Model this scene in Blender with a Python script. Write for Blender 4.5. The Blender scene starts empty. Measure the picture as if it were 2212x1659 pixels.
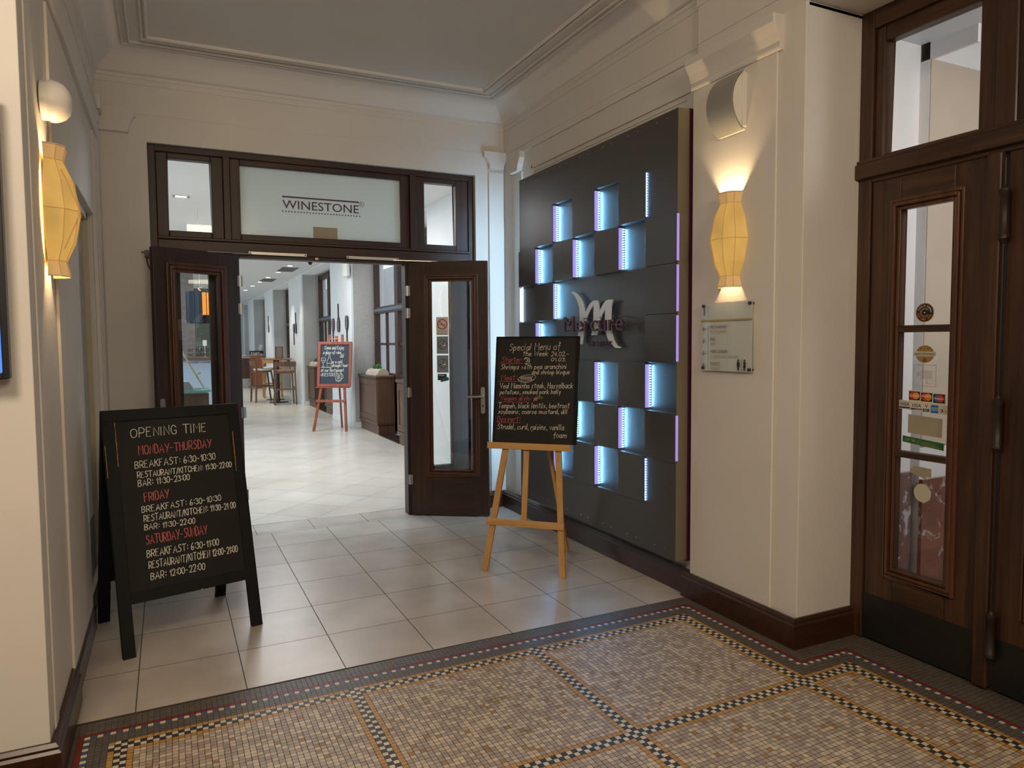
import bpy, bmesh, math, random
from mathutils import Vector, Matrix
from mathutils.geometry import tessellate_polygon
random.seed(7)
S = bpy.context.scene; COL = S.collection; D = bpy.data
R = math.radians
# ------------------------------------------------------------------ camera
YAW, PIT, ROL, FPX, CH = 0.447771283, -0.0593210336, -0.00721174111, 1548.71858, 1.55
fw = Vector((math.sin(YAW)*math.cos(PIT), math.cos(YAW)*math.cos(PIT), math.sin(PIT)))
r0 = Vector((math.cos(YAW), -math.sin(YAW), 0)); u0 = r0.cross(fw)
rr = r0*math.cos(ROL)+u0*math.sin(ROL); uu = u0*math.cos(ROL)-r0*math.sin(ROL)
cam = D.cameras.new('camera'); cam.sensor_width = 36; cam.lens = 36*FPX/2212; cam.clip_start = .02; cam.clip_end = 200
co = D.objects.new('camera', cam); COL.objects.link(co)
m = Matrix((rr, uu, -fw)).transposed().to_4x4(); m.translation = (0, 0, CH); co.matrix_world = m
S.camera = co
# ------------------------------------------------------------------ view, world, large lights
S.view_settings.view_transform = 'Standard'; S.view_settings.look = 'None'
S.view_settings.exposure = 0; S.view_settings.gamma = 1; S.view_settings.use_curve_mapping = False
cy = S.cycles; cy.use_denoising = True; cy.max_bounces = 8; cy.diffuse_bounces = 4; cy.glossy_bounces = 4
cy.transmission_bounces = 6; cy.transparent_max_bounces = 12; cy.caustics_reflective = False; cy.caustics_refractive = False
cy.sample_clamp_indirect = 4; cy.use_light_tree = True
W = D.worlds.new('world'); S.world = W; W.use_nodes = True
W.node_tree.nodes['Background'].inputs[0].default_value = (.78, .88, 1, 1)
W.node_tree.nodes['Background'].inputs[1].default_value = 1.7
def area(name, loc, target, size, power, col, sy=None):
    l = D.lights.new(name, 'AREA'); l.energy = power; l.color = col; l.size = size
    if sy: l.shape = 'RECTANGLE'; l.size_y = sy
    o = D.objects.new(name, l); COL.objects.link(o); o.location = loc
    o.rotation_euler = (Vector(target)-Vector(loc)).to_track_quat('-Z', 'Y').to_euler(); return o
def point(name, loc, power, col, rad=.03):
    l = D.lights.new(name, 'POINT'); l.energy = power; l.color = col; l.shadow_soft_size = rad
    o = D.objects.new(name, l); COL.objects.link(o); o.location = loc; return o
def spot(name, loc, target, power, col, ang=70, blend=.8, rad=.05):
    l = D.lights.new(name, 'SPOT'); l.energy = power; l.color = col; l.spot_size = R(ang); l.spot_blend = blend; l.shadow_soft_size = rad
    o = D.objects.new(name, l); COL.objects.link(o); o.location = loc
    o.rotation_euler = (Vector(target)-Vector(loc)).to_track_quat('-Z', 'Y').to_euler(); return o
WARM = (1, .81, .60)
area('hall_lamp', (-.75, .45, 3.35), (.2, 2.9, 0), .7, 53, WARM)
area('hall_fill_rear', (1.0, -2.2, 3.2), (.9, 2.5, .4), 1.2, 68, WARM)  # added fill light behind the camera, general brightening of the hall
for x, y in ((1.5, 8.6), (1.5, 12.2)): area('restaurant_ceiling_fill', (x, y, 3.2), (x, y+.01, 0), 1.0, 55, (.97, .97, 1))  # added fill, kept out of view, brightens the restaurant floor from above
for y in (8, 12, 17, 23, 29):
    area('restaurant_side_fill', (-1.3, y, 3.2), (.6, y+.6, 0), 1.6, 120, (.72, .88, 1))  # added cool fill, hidden at the side, brightens the pier faces
area('vestibule_fill', (3.40, .70, 2.6), (4.0, 2.5, 1.3), .5, 36, (1, .97, .94))  # added unseen light, stands in for daylight from the entry
# ------------------------------------------------------------------ materials
def mat(name, col, rough=.5, metal=0, var=.0, scale=6, bump=0, bscale=60, coat=0, emit=None, estr=0, spec=.5, island=0):
    M = D.materials.new(name); M.use_nodes = True; n = M.node_tree.nodes; L = M.node_tree.links; b = n['Principled BSDF']
    b.inputs['Base Color'].default_value = (*col, 1); b.inputs['Roughness'].default_value = rough; b.inputs['Metallic'].default_value = metal
    b.inputs['Coat Weight'].default_value = coat; b.inputs['Specular IOR Level'].default_value = spec
    if emit: b.inputs['Emission Color'].default_value = (*emit, 1); b.inputs['Emission Strength'].default_value = estr
    tc = n.new('ShaderNodeTexCoord'); src = None
    if var:
        t = n.new('ShaderNodeTexNoise'); t.inputs['Scale'].default_value = scale; t.inputs['Detail'].default_value = 5
        L.new(tc.outputs['Object'], t.inputs['Vector'])
        h = n.new('ShaderNodeHueSaturation'); h.inputs['Color'].default_value = (*col, 1)
        mr = n.new('ShaderNodeMapRange'); mr.inputs[1].default_value = .3; mr.inputs[2].default_value = .7
        mr.inputs[3].default_value = 1-var; mr.inputs[4].default_value = 1+var
        L.new(t.outputs['Fac'], mr.inputs[0]); src = mr.outputs[0]
        if island:
            g = n.new('ShaderNodeNewGeometry'); m2 = n.new('ShaderNodeMapRange'); m2.inputs[3].default_value = 1-island; m2.inputs[4].default_value = 1+island
            L.new(g.outputs['Random Per Island'], m2.inputs[0]); mu = n.new('ShaderNodeMath'); mu.operation = 'MULTIPLY'
            L.new(src, mu.inputs[0]); L.new(m2.outputs[0], mu.inputs[1]); src = mu.outputs[0]
        L.new(src, h.inputs['Value']); L.new(h.outputs[0], b.inputs['Base Color'])
    if bump:
        t = n.new('ShaderNodeTexNoise'); t.inputs['Scale'].default_value = bscale; t.inputs['Detail'].default_value = 4
        L.new(tc.outputs['Object'], t.inputs['Vector']); bp = n.new('ShaderNodeBump'); bp.inputs['Strength'].default_value = bump; bp.inputs['Distance'].default_value = .004
        L.new(t.outputs['Fac'], bp.inputs['Height']); L.new(bp.outputs[0], b.inputs['Normal'])
    return M
def wood(name, c1, c2, axis='z', rough=.38, fine=26, coat=.15):
    M = D.materials.new(name); M.use_nodes = True; n = M.node_tree.nodes; L = M.node_tree.links; b = n['Principled BSDF']
    tc = n.new('ShaderNodeTexCoord'); mp = n.new('ShaderNodeMapping'); sc = [fine]*3; sc['xyz'.index(axis)] = 1.4; mp.inputs['Scale'].default_value = sc
    L.new(tc.outputs['Object'], mp.inputs[0])
    t = n.new('ShaderNodeTexNoise'); t.inputs['Scale'].default_value = 1; t.inputs['Detail'].default_value = 6; t.inputs['Roughness'].default_value = .62; t.inputs['Distortion'].default_value = .35
    L.new(mp.outputs[0], t.inputs['Vector'])
    cr = n.new('ShaderNodeValToRGB'); e = cr.color_ramp.elements; e[0].position = .33; e[0].color = (*c1, 1); e[1].position = .68; e[1].color = (*c2, 1)
    L.new(t.outputs['Fac'], cr.inputs[0]); L.new(cr.outputs[0], b.inputs['Base Color'])
    b.inputs['Roughness'].default_value = rough; b.inputs['Coat Weight'].default_value = coat; b.inputs['Coat Roughness'].default_value = .3
    bp = n.new('ShaderNodeBump'); bp.inputs['Strength'].default_value = .12; bp.inputs['Distance'].default_value = .002
    L.new(t.outputs['Fac'], bp.inputs['Height']); L.new(bp.outputs[0], b.inputs['Normal']); return M
def emis(name, col, st, dim=0):
    M = D.materials.new(name); M.use_nodes = True; n = M.node_tree.nodes; b = n['Principled BSDF']
    b.inputs['Base Color'].default_value = (*[c*.8 for c in col], 1); b.inputs['Emission Color'].default_value = (*col, 1); b.inputs['Emission Strength'].default_value = st; b.inputs['Roughness'].default_value = .6
    return M
def glass(name, tint=(1, 1, 1), refl=1.45, rough=0, haze=0):
    M = D.materials.new(name); M.use_nodes = True; n = M.node_tree.nodes; L = M.node_tree.links
    for x in list(n): n.remove(x)
    o = n.new('ShaderNodeOutputMaterial'); tr = n.new('ShaderNodeBsdfTransparent'); tr.inputs[0].default_value = (*tint, 1)
    gl = n.new('ShaderNodeBsdfGlossy'); gl.inputs['Roughness'].default_value = rough
    fr = n.new('ShaderNodeFresnel'); ge = n.new('ShaderNodeNewGeometry'); ir = n.new('ShaderNodeMapRange'); ir.inputs[3].default_value = refl; ir.inputs[4].default_value = 1/refl
    L.new(ge.outputs['Backfacing'], ir.inputs[0]); L.new(ir.outputs[0], fr.inputs[0]); mx = n.new('ShaderNodeMixShader')
    L.new(fr.outputs[0], mx.inputs[0]); L.new(mx.outputs[0], o.inputs[0]); L.new(gl.outputs[0], mx.inputs[2])
    if haze:
        df = n.new('ShaderNodeBsdfDiffuse'); df.inputs[0].default_value = (.75, .8, .78, 1); tl = n.new('ShaderNodeBsdfTranslucent'); tl.inputs[0].default_value = (.8, .85, .83, 1)
        a = n.new('ShaderNodeMixShader'); L.new(df.outputs[0], a.inputs[1]); L.new(tl.outputs[0], a.inputs[2])
        m2 = n.new('ShaderNodeMixShader'); m2.inputs[0].default_value = haze; L.new(tr.outputs[0], m2.inputs[1]); L.new(a.outputs[0], m2.inputs[2]); L.new(m2.outputs[0], mx.inputs[1])
    else: L.new(tr.outputs[0], mx.inputs[1])
    return M
PLASTER = mat('warm_white_plaster', (.74, .70, .64), .55, var=.03, scale=2, bump=.08, bscale=90)
CEIL = mat('ceiling_paint', (.80, .755, .69), .6, var=.02, scale=1.5)
RPLAST = mat('restaurant_white_paint', (.78, .80, .80), .5, var=.03, scale=3)
RGREY = mat('restaurant_grey_textile_wallpaper', (.42, .40, .37), .7, var=.06, scale=25)
DW = wood('dark_walnut_upright', (.017, .0065, .0032), (.052, .020, .0095), 'z', .5, 26, .04)
DWH = wood('dark_walnut_level', (.017, .0065, .0032), (.052, .020, .0095), 'x', .5, 26, .04)
OWV = wood('red_brown_oak_upright', (.022, .0085, .004), (.082, .033, .013), 'z', .45, 26, .08)
OWH = wood('red_brown_oak_level', (.022, .0085, .004), (.082, .033, .013), 'x', .45, 26, .08)
MOULD = wood('moulding_walnut', (.055, .020, .009), (.12, .046, .02), 'z', .32)
BBM = wood('baseboard_mahogany', (.026, .009, .004), (.060, .020, .009), 'y', .33)
BBX = wood('baseboard_mahogany_x', (.026, .009, .004), (.060, .020, .009), 'x', .33)
BEECH = wood('varnished_beech', (.50, .27, .085), (.66, .38, .14), 'z', .4)
BEECHX = wood('varnished_beech_level', (.50, .27, .085), (.66, .38, .14), 'x', .4)
REDW = wood('red_stained_pine', (.20, .040, .018), (.36, .078, .032), 'z', .45)
STOOLW = wood('stool_walnut', (.12, .055, .03), (.22, .11, .06), 'z', .45)
CABW = wood('cabinet_walnut', (.065, .030, .015), (.125, .062, .032), 'z', .5)
CABH = wood('cabinet_walnut_dark', (.05, .022, .013), (.10, .05, .03), 'y', .35)
BLK = mat('black_painted_wood', (.0065, .0068, .0075), .6, var=.15, scale=10, bump=.05, spec=.2)
BLKB = mat('chalkboard_black', (.0125, .011, .0095), .65, var=.12, scale=5, spec=.25)
MENUB = mat('menu_chalkboard', (.017, .0145, .0115), .6, var=.2, scale=4, spec=.3)
SLATE = mat('slate_chalkboard', (.018, .028, .040), .5, var=.1)
CHW = mat('white_chalk', (.72, .70, .62), .9); CHR = mat('red_chalk', (.55, .12, .135), .9); CHG = mat('green_chalk', (.25, .33, .16), .9)
WORN = mat('worn_bare_wood', (.42, .21, .07), .7, var=.5, scale=40)
TILE = mat('porcelain_floor_tile', (.52, .465, .405), .28, var=.13, scale=3.2, bump=.02, bscale=20, island=.05)
RTILE = mat('restaurant_floor_tile', (.66, .62, .55), .24, var=.06, scale=2.0, island=.04)
GROUT = mat('dark_grout', (.055, .043, .033), .8)
MGROUT = mat('mosaic_grout', (.030, .022, .016), .9)
def tess(n, c, v=.08): return mat('tessera_'+n, c, .48, var=.08, scale=9, island=v)
TS = [tess('grey', (.125, .105, .088), .13), tess('red', (.19, .028, .022), .12), tess('cream', (.66, .58, .44)), tess('blue', (.065, .105, .18), .12),
      tess('ochre', (.47, .26, .075), .12), tess('dark', (.035, .038, .038)), tess('beige', (.58, .475, .35), .10), tess('tan', (.40, .315, .245), .10), tess('brown', (.34, .20, .08), .1)]
PANEL = mat('anthracite_panel', (.064, .056, .049), .36, var=.04, scale=3)
PURPLE = mat('purple_board', (.085, .018, .060), .45)
LETP = mat('purple_letters', (.075, .015, .045), .4)
LEDL = emis('led_profile_lavender', (.42, .33, .92), .6)
LEDD = emis('led_dots', (.22, .62, 1.0), 60)
LEDW = emis('led_backlight', (.45, .72, 1.0), 38)
MSILV = mat('brushed_aluminium_emblem', (.80, .83, .85), .4, metal=.1)
STEEL = mat('satin_steel', (.55, .54, .52), .33, metal=1); ALU = mat('satin_aluminium_rail', (.62, .59, .52), .4, metal=.6)
GREYM = mat('grey_metal_lamp', (.40, .39, .34), .38, metal=.45); WHITEP = mat('white_enamel', (.80, .77, .70), .4)
IRON = mat('dark_brown_iron', (.035, .022, .015), .45, metal=.3); BLACKP = mat('black_plastic', (.012, .012, .013), .4)
GL = glass('clear_glass'); GLM = glass('mirror_prone_glass', (.93, .95, .94), 1.75); SHOP = glass('sign_glass', (.80, .93, .90), 1.5, .02, .55)
FROST = glass('frosted_transom_glass', (.85, .88, .86), 1.3, .15, 1.0)
KICK = mat('dark_kick_plate', (.018, .016, .0135), .4, metal=.2, var=.15)
PAPER = mat('kraft_sticker_back', (.34, .30, .22), .6, var=.04); CREAM = mat('cream_sticker', (.60, .55, .43), .5)
INK = mat('dark_ink', (.02, .015, .03), .5); GOLD = mat('gold_ink', (.42, .30, .08), .45); VIOL = mat('violet_ink', (.09, .028, .085), .5); NAVY = mat('navy_ink', (.012, .025, .10), .5)
RED = mat('red_ink', (.62, .055, .03), .5); ORANGE = mat('orange_ink', (.80, .28, .03), .5); WHT = mat('white_ink', (.85, .83, .78), .5); BLUE = mat('blue_ink', (.02, .14, .38), .5); GREEN = mat('green_ink', (.010, .12, .035), .5)
TAN = mat('gold_brown_seal', (.33, .20, .065), .5); GREYP = mat('grey_notice', (.27, .34, .39), .5); WNOTE = mat('white_notice', (.80, .79, .77), .5); DNOTE = mat('dark_notice', (.03, .05, .08), .5)
COPPER = mat('copper_ink', (.50, .22, .10), .45)
def shade_mat():
    M = D.materials.new('lit_parchment_shade'); M.use_nodes = True; n = M.node_tree.nodes; L = M.node_tree.links; b = n['Principled BSDF']
    b.inputs['Base Color'].default_value = (.50, .34, .12, 1); b.inputs['Roughness'].default_value = .6
    tc = n.new('ShaderNodeTexCoord'); t = n.new('ShaderNodeTexNoise'); t.inputs['Scale'].default_value = 5; t.inputs['Detail'].default_value = 3
    L.new(tc.outputs['Object'], t.inputs['Vector']); mr = n.new('ShaderNodeMapRange'); mr.inputs[1].default_value = .3; mr.inputs[2].default_value = .7; mr.inputs[3].default_value = .24; mr.inputs[4].default_value = .44
    L.new(t.outputs['Fac'], mr.inputs[0]); b.inputs['Emission Color'].default_value = (1, .58, .13, 1); L.new(mr.outputs[0], b.inputs['Emission Strength']); return M
SHADE = shade_mat(); SHADE2 = emis('parchment_neck', (1, .66, .28), .16); SEAM = mat('shade_seam', (.48, .27, .09), .6, emit=(1, .5, .15), estr=.16)
def marble(name, c1, c2, vein):
    M = D.materials.new(name); M.use_nodes = True; n = M.node_tree.nodes; L = M.node_tree.links; b = n['Principled BSDF']; b.inputs['Roughness'].default_value = .18
    tc = n.new('ShaderNodeTexCoord'); t = n.new('ShaderNodeTexNoise'); t.inputs['Scale'].default_value = 3; t.inputs['Detail'].default_value = 6; L.new(tc.outputs['Object'], t.inputs['Vector'])
    cr = n.new('ShaderNodeValToRGB'); cr.color_ramp.elements[0].position = .35; cr.color_ramp.elements[0].color = (*c1, 1); cr.color_ramp.elements[1].position = .65; cr.color_ramp.elements[1].color = (*c2, 1); L.new(t.outputs['Fac'], cr.inputs[0])
    v = n.new('ShaderNodeTexNoise'); v.inputs['Scale'].default_value = 9; v.inputs['Detail'].default_value = 7; v.inputs['Distortion'].default_value = 1.6; L.new(tc.outputs['Object'], v.inputs['Vector'])
    vr = n.new('ShaderNodeValToRGB'); e = vr.color_ramp.elements; e[0].position = .57; e[0].color = (0, 0, 0, 1); e[1].position = .66; e[1].color = (1, 1, 1, 1); L.new(v.outputs['Fac'], vr.inputs[0])
    mx = n.new('ShaderNodeMixRGB'); L.new(vr.outputs[0], mx.inputs[0]); L.new(cr.outputs[0], mx.inputs[1]); mx.inputs[2].default_value = (*vein, 1); L.new(mx.outputs[0], b.inputs['Base Color']); return M
MARB = marble('red_marble', (.10, .055, .05), (.24, .09, .06), (.5, .46, .44)); MARG = marble('grey_red_marble', (.12, .10, .11), (.20, .11, .10), (.55, .53, .53))
BURL = marble('orange_burl', (.24, .075, .03), (.32, .115, .05), (.17, .045, .02)); BROWNM = marble('brown_stone', (.11, .075, .055), (.20, .14, .10), (.14, .09, .06))
# ------------------------------------------------------------------ mesh builder
class MB:
    def __init__(s): s.v = []; s.f = []; s.m = []
    def add(s, vs, fs, mi=0):
        k = len(s.v); s.v += [tuple(v) for v in vs]; s.f += [tuple(i+k for i in f) for f in fs]; s.m += [mi]*len(fs); return s
    def box(s, x0, y0, z0, x1, y1, z1, mi=0):
        x0, x1 = sorted((x0, x1)); y0, y1 = sorted((y0, y1)); z0, z1 = sorted((z0, z1))
        return s.add([(x0,y0,z0),(x1,y0,z0),(x1,y1,z0),(x0,y1,z0),(x0,y0,z1),(x1,y0,z1),(x1,y1,z1),(x0,y1,z1)], [(3,2,1,0),(4,5,6,7),(0,1,5,4),(1,2,6,5),(2,3,7,6),(3,0,4,7)], mi)
    def frame(s, x0, z0, x1, z1, a, b, c, d, y0, y1, mv=0, mh=0):   # rectangle x0..x1,z0..z1 with hole a..c,b..d
        s.box(x0, y0, z0, a, y1, z1, mv); s.box(c, y0, z0, x1, y1, z1, mv); s.box(a, y0, z0, c, y1, b, mh); return s.box(a, y0, d, c, y1, z1, mh)
    def prism(s, pts, vec, mi=0):
        n = len(pts); vec = Vector(vec); P = [Vector(p) for p in pts]; tri = tessellate_polygon([P])
        s.add(P+[p+vec for p in P], [(i, (i+1) % n, (i+1) % n+n, i+n) for i in range(n)], mi)
        s.add(P, [tuple(t) for t in tri], mi); return s.add([p+vec for p in P], [tuple(reversed(t)) for t in tri], mi)
    def bar(s, p, q, w, d, up=(0, 1, 0), mi=0, w2=None):
        p = Vector(p); q = Vector(q); z = (q-p).normalized(); x = Vector(up).cross(z).normalized(); y = z.cross(x); w2 = w2 or w
        c = [p+x*a*w/2+y*b*d/2 for a, b in ((-1,-1),(1,-1),(1,1),(-1,1))]+[q+x*a*w2/2+y*b*d/2 for a, b in ((-1,-1),(1,-1),(1,1),(-1,1))]
        return s.add(c, [(3,2,1,0),(4,5,6,7),(0,1,5,4),(1,2,6,5),(2,3,7,6),(3,0,4,7)], mi)
    def lathe(s, prof, c=(0, 0, 0), n=24, axis='z', a0=0, a1=2*math.pi, mi=0):
        full = abs(a1-a0-2*math.pi) < 1e-6; N = n if full else n+1; vs = []
        for r, z in prof:
            for i in range(N):
                a = a0+(a1-a0)*i/n; p = (r*math.cos(a), r*math.sin(a), z)
                if axis == 'x': p = (p[2], p[0], p[1])
                if axis == 'y': p = (p[0], p[2], p[1])
                vs.append((p[0]+c[0], p[1]+c[1], p[2]+c[2]))
        fs = []
        for j in range(len(prof)-1):
            for i in range(n):
                i2 = (i+1) % N if full else i+1; fs.append((j*N+i, j*N+i2, (j+1)*N+i2, (j+1)*N+i))
        return s.add(vs, fs, mi)
    def cyl(s, p, q, r, n=14, r2=None, mi=0):
        p = Vector(p); q = Vector(q); z = (q-p).normalized(); x = z.orthogonal().normalized(); y = z.cross(x); r2 = r if r2 is None else r2
        vs = [p+(x*math.cos(2*math.pi*i/n)+y*math.sin(2*math.pi*i/n))*r for i in range(n)]+[q+(x*math.cos(2*math.pi*i/n)+y*math.sin(2*math.pi*i/n))*r2 for i in range(n)]
        return s.add(vs, [(i, (i+1) % n, (i+1) % n+n, i+n) for i in range(n)]+[tuple(range(n))[::-1], tuple(range(n, 2*n))], mi)
    def tube(s, pts, r, n=8, mi=0):
        for a, b in zip(pts, pts[1:]): s.cyl(a, b, r, n, mi=mi)
        return s
    def sweep(s, prof, path, closed_prof=False, mi=0):   # prof (inward,z); path plan points, inward = right of travel
        P = [Vector((p[0], p[1])) for p in path]; rows = []
        for i, p in enumerate(P):
            d0 = (P[i]-P[i-1]).normalized() if i else None; d1 = (P[i+1]-P[i]).normalized() if i < len(P)-1 else None
            n0 = Vector((d0.y, -d0.x)) if d0 else None; n1 = Vector((d1.y, -d1.x)) if d1 else None
            if n0 and n1: n = (n0+n1); n = n/ max(.2, n.dot(n0)) if n.length > 1e-6 else n0
            else: n = n0 or n1
            rows.append([(p.x+n.x*u, p.y+n.y*u, z) for u, z in prof])
        k = len(prof); vs = [v for r_ in rows for v in r_]; fs = []
        for i in range(len(P)-1):
            for j in range(k if closed_prof else k-1):
                j2 = (j+1) % k; fs.append((i*k+j, (i+1)*k+j, (i+1)*k+j2, i*k+j2))
        if closed_prof: fs += [tuple(range(k)), tuple(range((len(P)-1)*k, len(P)*k))[::-1]]
        return s.add(vs, fs, mi)
    def build(s, name, mats, par=None, bev=0, smooth=0, world=0, seg=2):
        mats = mats if isinstance(mats, (list, tuple)) else [mats]
        me = D.meshes.new(name); vs = s.v
        if world and par:
            r_ = par
            while r_.parent: r_ = r_.parent
            iv = (Matrix.Translation(r_.location) @ Matrix.Rotation(r_.rotation_euler.z, 4, 'Z')).inverted(); vs = [tuple(iv @ Vector(v)) for v in vs]
        me.from_pydata(vs, [], s.f); me.polygons.foreach_set('material_index', s.m)
        for x in mats: me.materials.append(x)
        bm = bmesh.new(); bm.from_mesh(me); bmesh.ops.remove_doubles(bm, verts=bm.verts, dist=1e-6) if len(s.v) < 6000 else None
        bmesh.ops.recalc_face_normals(bm, faces=bm.faces) if len(s.v) < 6000 else None; bm.to_mesh(me); bm.free()
        o = D.objects.new(name, me); COL.objects.link(o)
        if par: o.parent = par
        if smooth:
            me.polygons.foreach_set('use_smooth', [True]*len(me.polygons)); me.set_sharp_from_angle(angle=R(smooth))
        if bev:
            b = o.modifiers.new('bevel', 'BEVEL'); b.width = bev; b.segments = seg; b.limit_method = 'ANGLE'; b.angle_limit = R(40)
        return o
def tag(o, label=None, cat=None, group=None, kind=None):
    for k, v in (('label', label), ('category', cat), ('group', group), ('kind', kind)):
        if v: o[k] = v
    return o
def root(name, label, cat, loc=(0, 0, 0), rz=0, group=None, kind=None):
    o = D.objects.new(name, None); COL.objects.link(o); o.location = loc; o.rotation_euler = (0, 0, rz); o.empty_display_size = .1
    return tag(o, label, cat, group, kind)
def dup(o, label, loc, rz=None, par=None):
    c = o.copy(); COL.objects.link(c); c.parent = par
    if par is None:
        c.location = loc; c['label'] = label
        if rz is not None: c.rotation_euler = (0, 0, rz)
    for ch in list(o.children): dup(ch, None, None, None, c)
    return c
def struct(mb, name, mats, label=None, **k): return tag(mb.build(name, mats, **k), label, None, None, 'structure')
# ------------------------------------------------------------------ lettering
def letters(text, mtl, par, O, U, V, w=None, h=None, ext=.0006, name='lettering', center=False, off=0, shear=0):
    """printed text: mesh fitted to w x h, origin O (lower left), along U, upwards V; O,U,V in the parent's coordinates"""
    c = D.curves.new('t', 'FONT'); c.body = text; c.extrude = 0; c.offset = off; c.resolution_u = 3; c.shear = shear
    t = D.objects.new('t', c); COL.objects.link(t); dg = bpy.context.evaluated_depsgraph_get(); me = D.meshes.new_from_object(t.evaluated_get(dg)); D.objects.remove(t); D.curves.remove(c)
    xs = [v.co.x for v in me.vertices]; ys = [v.co.y for v in me.vertices]; x0, x1, y0, y1 = min(xs), max(xs), min(ys), max(ys)
    sy = h/(y1-y0) if h else None; sx = w/(x1-x0) if w else sy; sy = sy or sx
    O = Vector(O); U = Vector(U).normalized(); V = Vector(V).normalized(); N = U.cross(V)
    b = MB(); vs = [O+U*((v.co.x-x0-(center and (x1-x0)/2 or 0))*sx)+V*((v.co.y-y0)*sy) for v in me.vertices]; fs = [tuple(p.vertices) for p in me.polygons]
    b.add([v+N*ext for v in vs], fs)
    if ext > .002:
        cnt = {}
        for f in fs:
            for i in range(len(f)):
                e = (f[i], f[(i+1) % len(f)]); cnt[e] = 1
        n = len(vs); b2 = [v for v in vs]; k = len(b.v); b.v += [tuple(v) for v in b2]
        for (i, j) in cnt:
            if (j, i) not in cnt: b.f.append((i, j, j+k, i+k)); b.m.append(0)
    D.meshes.remove(me); return b.build(name, mtl, par)
YC = 'dcba0123456789'
def G(s):
    out = []
    for t in s.split():
        st = t[0] == '-'; t = t.lstrip('-'); p = [(int(t[i]), YC.index(t[i+1])-4) for i in range(0, len(t)-1, 2)]
        out.append((st, p))
    return out
GL_ = dict(A=(6,'-003960 -1353'),B=(5,'-0009 093957473505 054452413000'),C=(5,'57391805113052'),D=(5,'-0009 0929574752 20 00'.replace(' 20 00','2000')),E=(5,'-49090040 -0535'),F=(5,'-490900 -0535'),
 G=(6,'5739180511305154 -3454'),H=(5,'-0900 -5950 -0555'),I=(1,'-0900'),K=(5,'-0900 -5904 -2550'),L=(4,'-090040'),M=(6,'-0009346960'),N=(5,'-00095059'),O=(6,'391805113051655839'),P=(5,'-0009 093957443404'),
 R=(5,'-0009 093957443404 -2450'),S=(5,'583918163553412001'),T=(6,'-0969 -3930'),U=(5,'09031130415359'),V=(6,'-093069'),W=(8,'-0920476089'),Y=(6,'-0934 -6920'),
 a=(4,'442503103144 -4540'),b=(4,'-0900 0325432001'),c=(4,'442503103041'),d=(4,'442503103144 -4940'),e=(4,'0343352503103041'),f=(4,'4838292b -0545'),g=(4,'442503103144 454b2d0c'),h=(4,'-0900 0325354340'),
 i=(1,'-0500 -0807'),j=(3,'252b0d -2827'),k=(4,'-0900 -4502 -1340'),l=(1,'-0900'),m=(6,'-0500 03153430 34556360'),n=(4,'-0500 0325354340'),o=(4,'250401204142 4425'.replace(' ','')),p=(4,'-050d 0325432001'),q=(4,'442503103144 -454d'),
 r=(3,'-0500 033545'),s=(4,'442514133221 2000'.replace(' ','')),t=(4,'-2820 -0646'),u=(4,'0502204144 -4540'),v=(4,'-052045'),w=(6,'-0510336065'),x=(4,'-0045 -0540'),y=(4,'-0521 -452c'))
GL_.update({'0':(4,'29070220424729'),'1':(2,'-062920'),'2':(4,'0719394733 00'.replace(' ','')+' -0040'),'3':(4,'0829384735 3543412001'.replace('35 ','2635 ')),'4':(4,'-390343 -3630'),'6':(4,'39160210304143 34'.replace(' ','')+'02'),
 ':':(1,'-1213 -1617'),'.':(1,'-0010'),',':(1,'-112b'),'-':(4,'-0434'),'/':(3,'-0a39'),'|':(1,'-0a09')})
def smooth_pts(p, n=5):
    if len(p) < 3: return p
    o = []
    for i in range(len(p)-1):
        a = p[i-1] if i else p[i]; b = p[i]; c = p[i+1]; d = p[i+2] if i+2 < len(p) else p[i+1]
        for k in range(n):
            t = k/n; o.append(tuple(.5*((2*b[q])+(-a[q]+c[q])*t+(2*a[q]-5*b[q]+4*c[q]-d[q])*t*t+(-a[q]+3*b[q]-3*c[q]+d[q])*t**3) for q in (0, 1)))
    return o+[p[-1]]
def ribbon(b, pts, w, sf, lift=.0008):
    P = [Vector(p) for p in pts]; L, Rr = [], []
    for i, p in enumerate(P):
        d = (P[min(i+1, len(P)-1)]-P[max(i-1, 0)])
        if d.length < 1e-9: d = Vector((1, 0))
        d.normalize(); n = Vector((-d.y, d.x))*w/2*random.uniform(.75, 1.2); e = d*w*.4*(-1 if i == 0 else 1 if i == len(P)-1 else 0)
        L.append(sf(*(p+n+e), lift)); Rr.append(sf(*(p-n+e), lift))
    k = len(P); b.add(L+Rr, [(i+k, i+1+k, i+1, i) for i in range(k-1)])
def chalk(text, mtl, par, sf, x0, v0, x1, v1, h, w=.0045, slant=.12, name='chalk_line', jit=.18):
    adv = 0; pos = []
    for ch in text:
        if ch == ' ': adv += 4; continue
        pos.append((adv, GL_[ch])); adv += GL_[ch][0]+2.0
    L = adv-2.0; d = Vector((x1-x0, v1-v0)); Ux = d/L; Vy = Vector((-d.y, d.x)).normalized()*h/9; b = MB(); O = Vector((x0, v0))
    for a, (gw, g) in pos:
        j = random.uniform(-jit, jit); k = random.uniform(.93, 1.07)
        for st, p in G(g):
            q = [(px+a, py*k+j) for px, py in p]
            if not st: q = smooth_pts(q)
            ribbon(b, [tuple(O+Ux*(px+slant*py)+Vy*py) for px, py in q], w, sf)
    return b.build(name, mtl, par)
def doodle(strokes, mtl, par, sf, w=.003, name='chalk_drawing', smooth=True):
    b = MB()
    for p in strokes: ribbon(b, smooth_pts(p) if smooth else p, w, sf)
    return b.build(name, mtl, par)
# =================================================================== ROOM SHELL
XL, XR, YB, ZC = -.41, 2.86, 6.10, 3.70
def sh(x, y): return y+.015*(x-.3)
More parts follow.
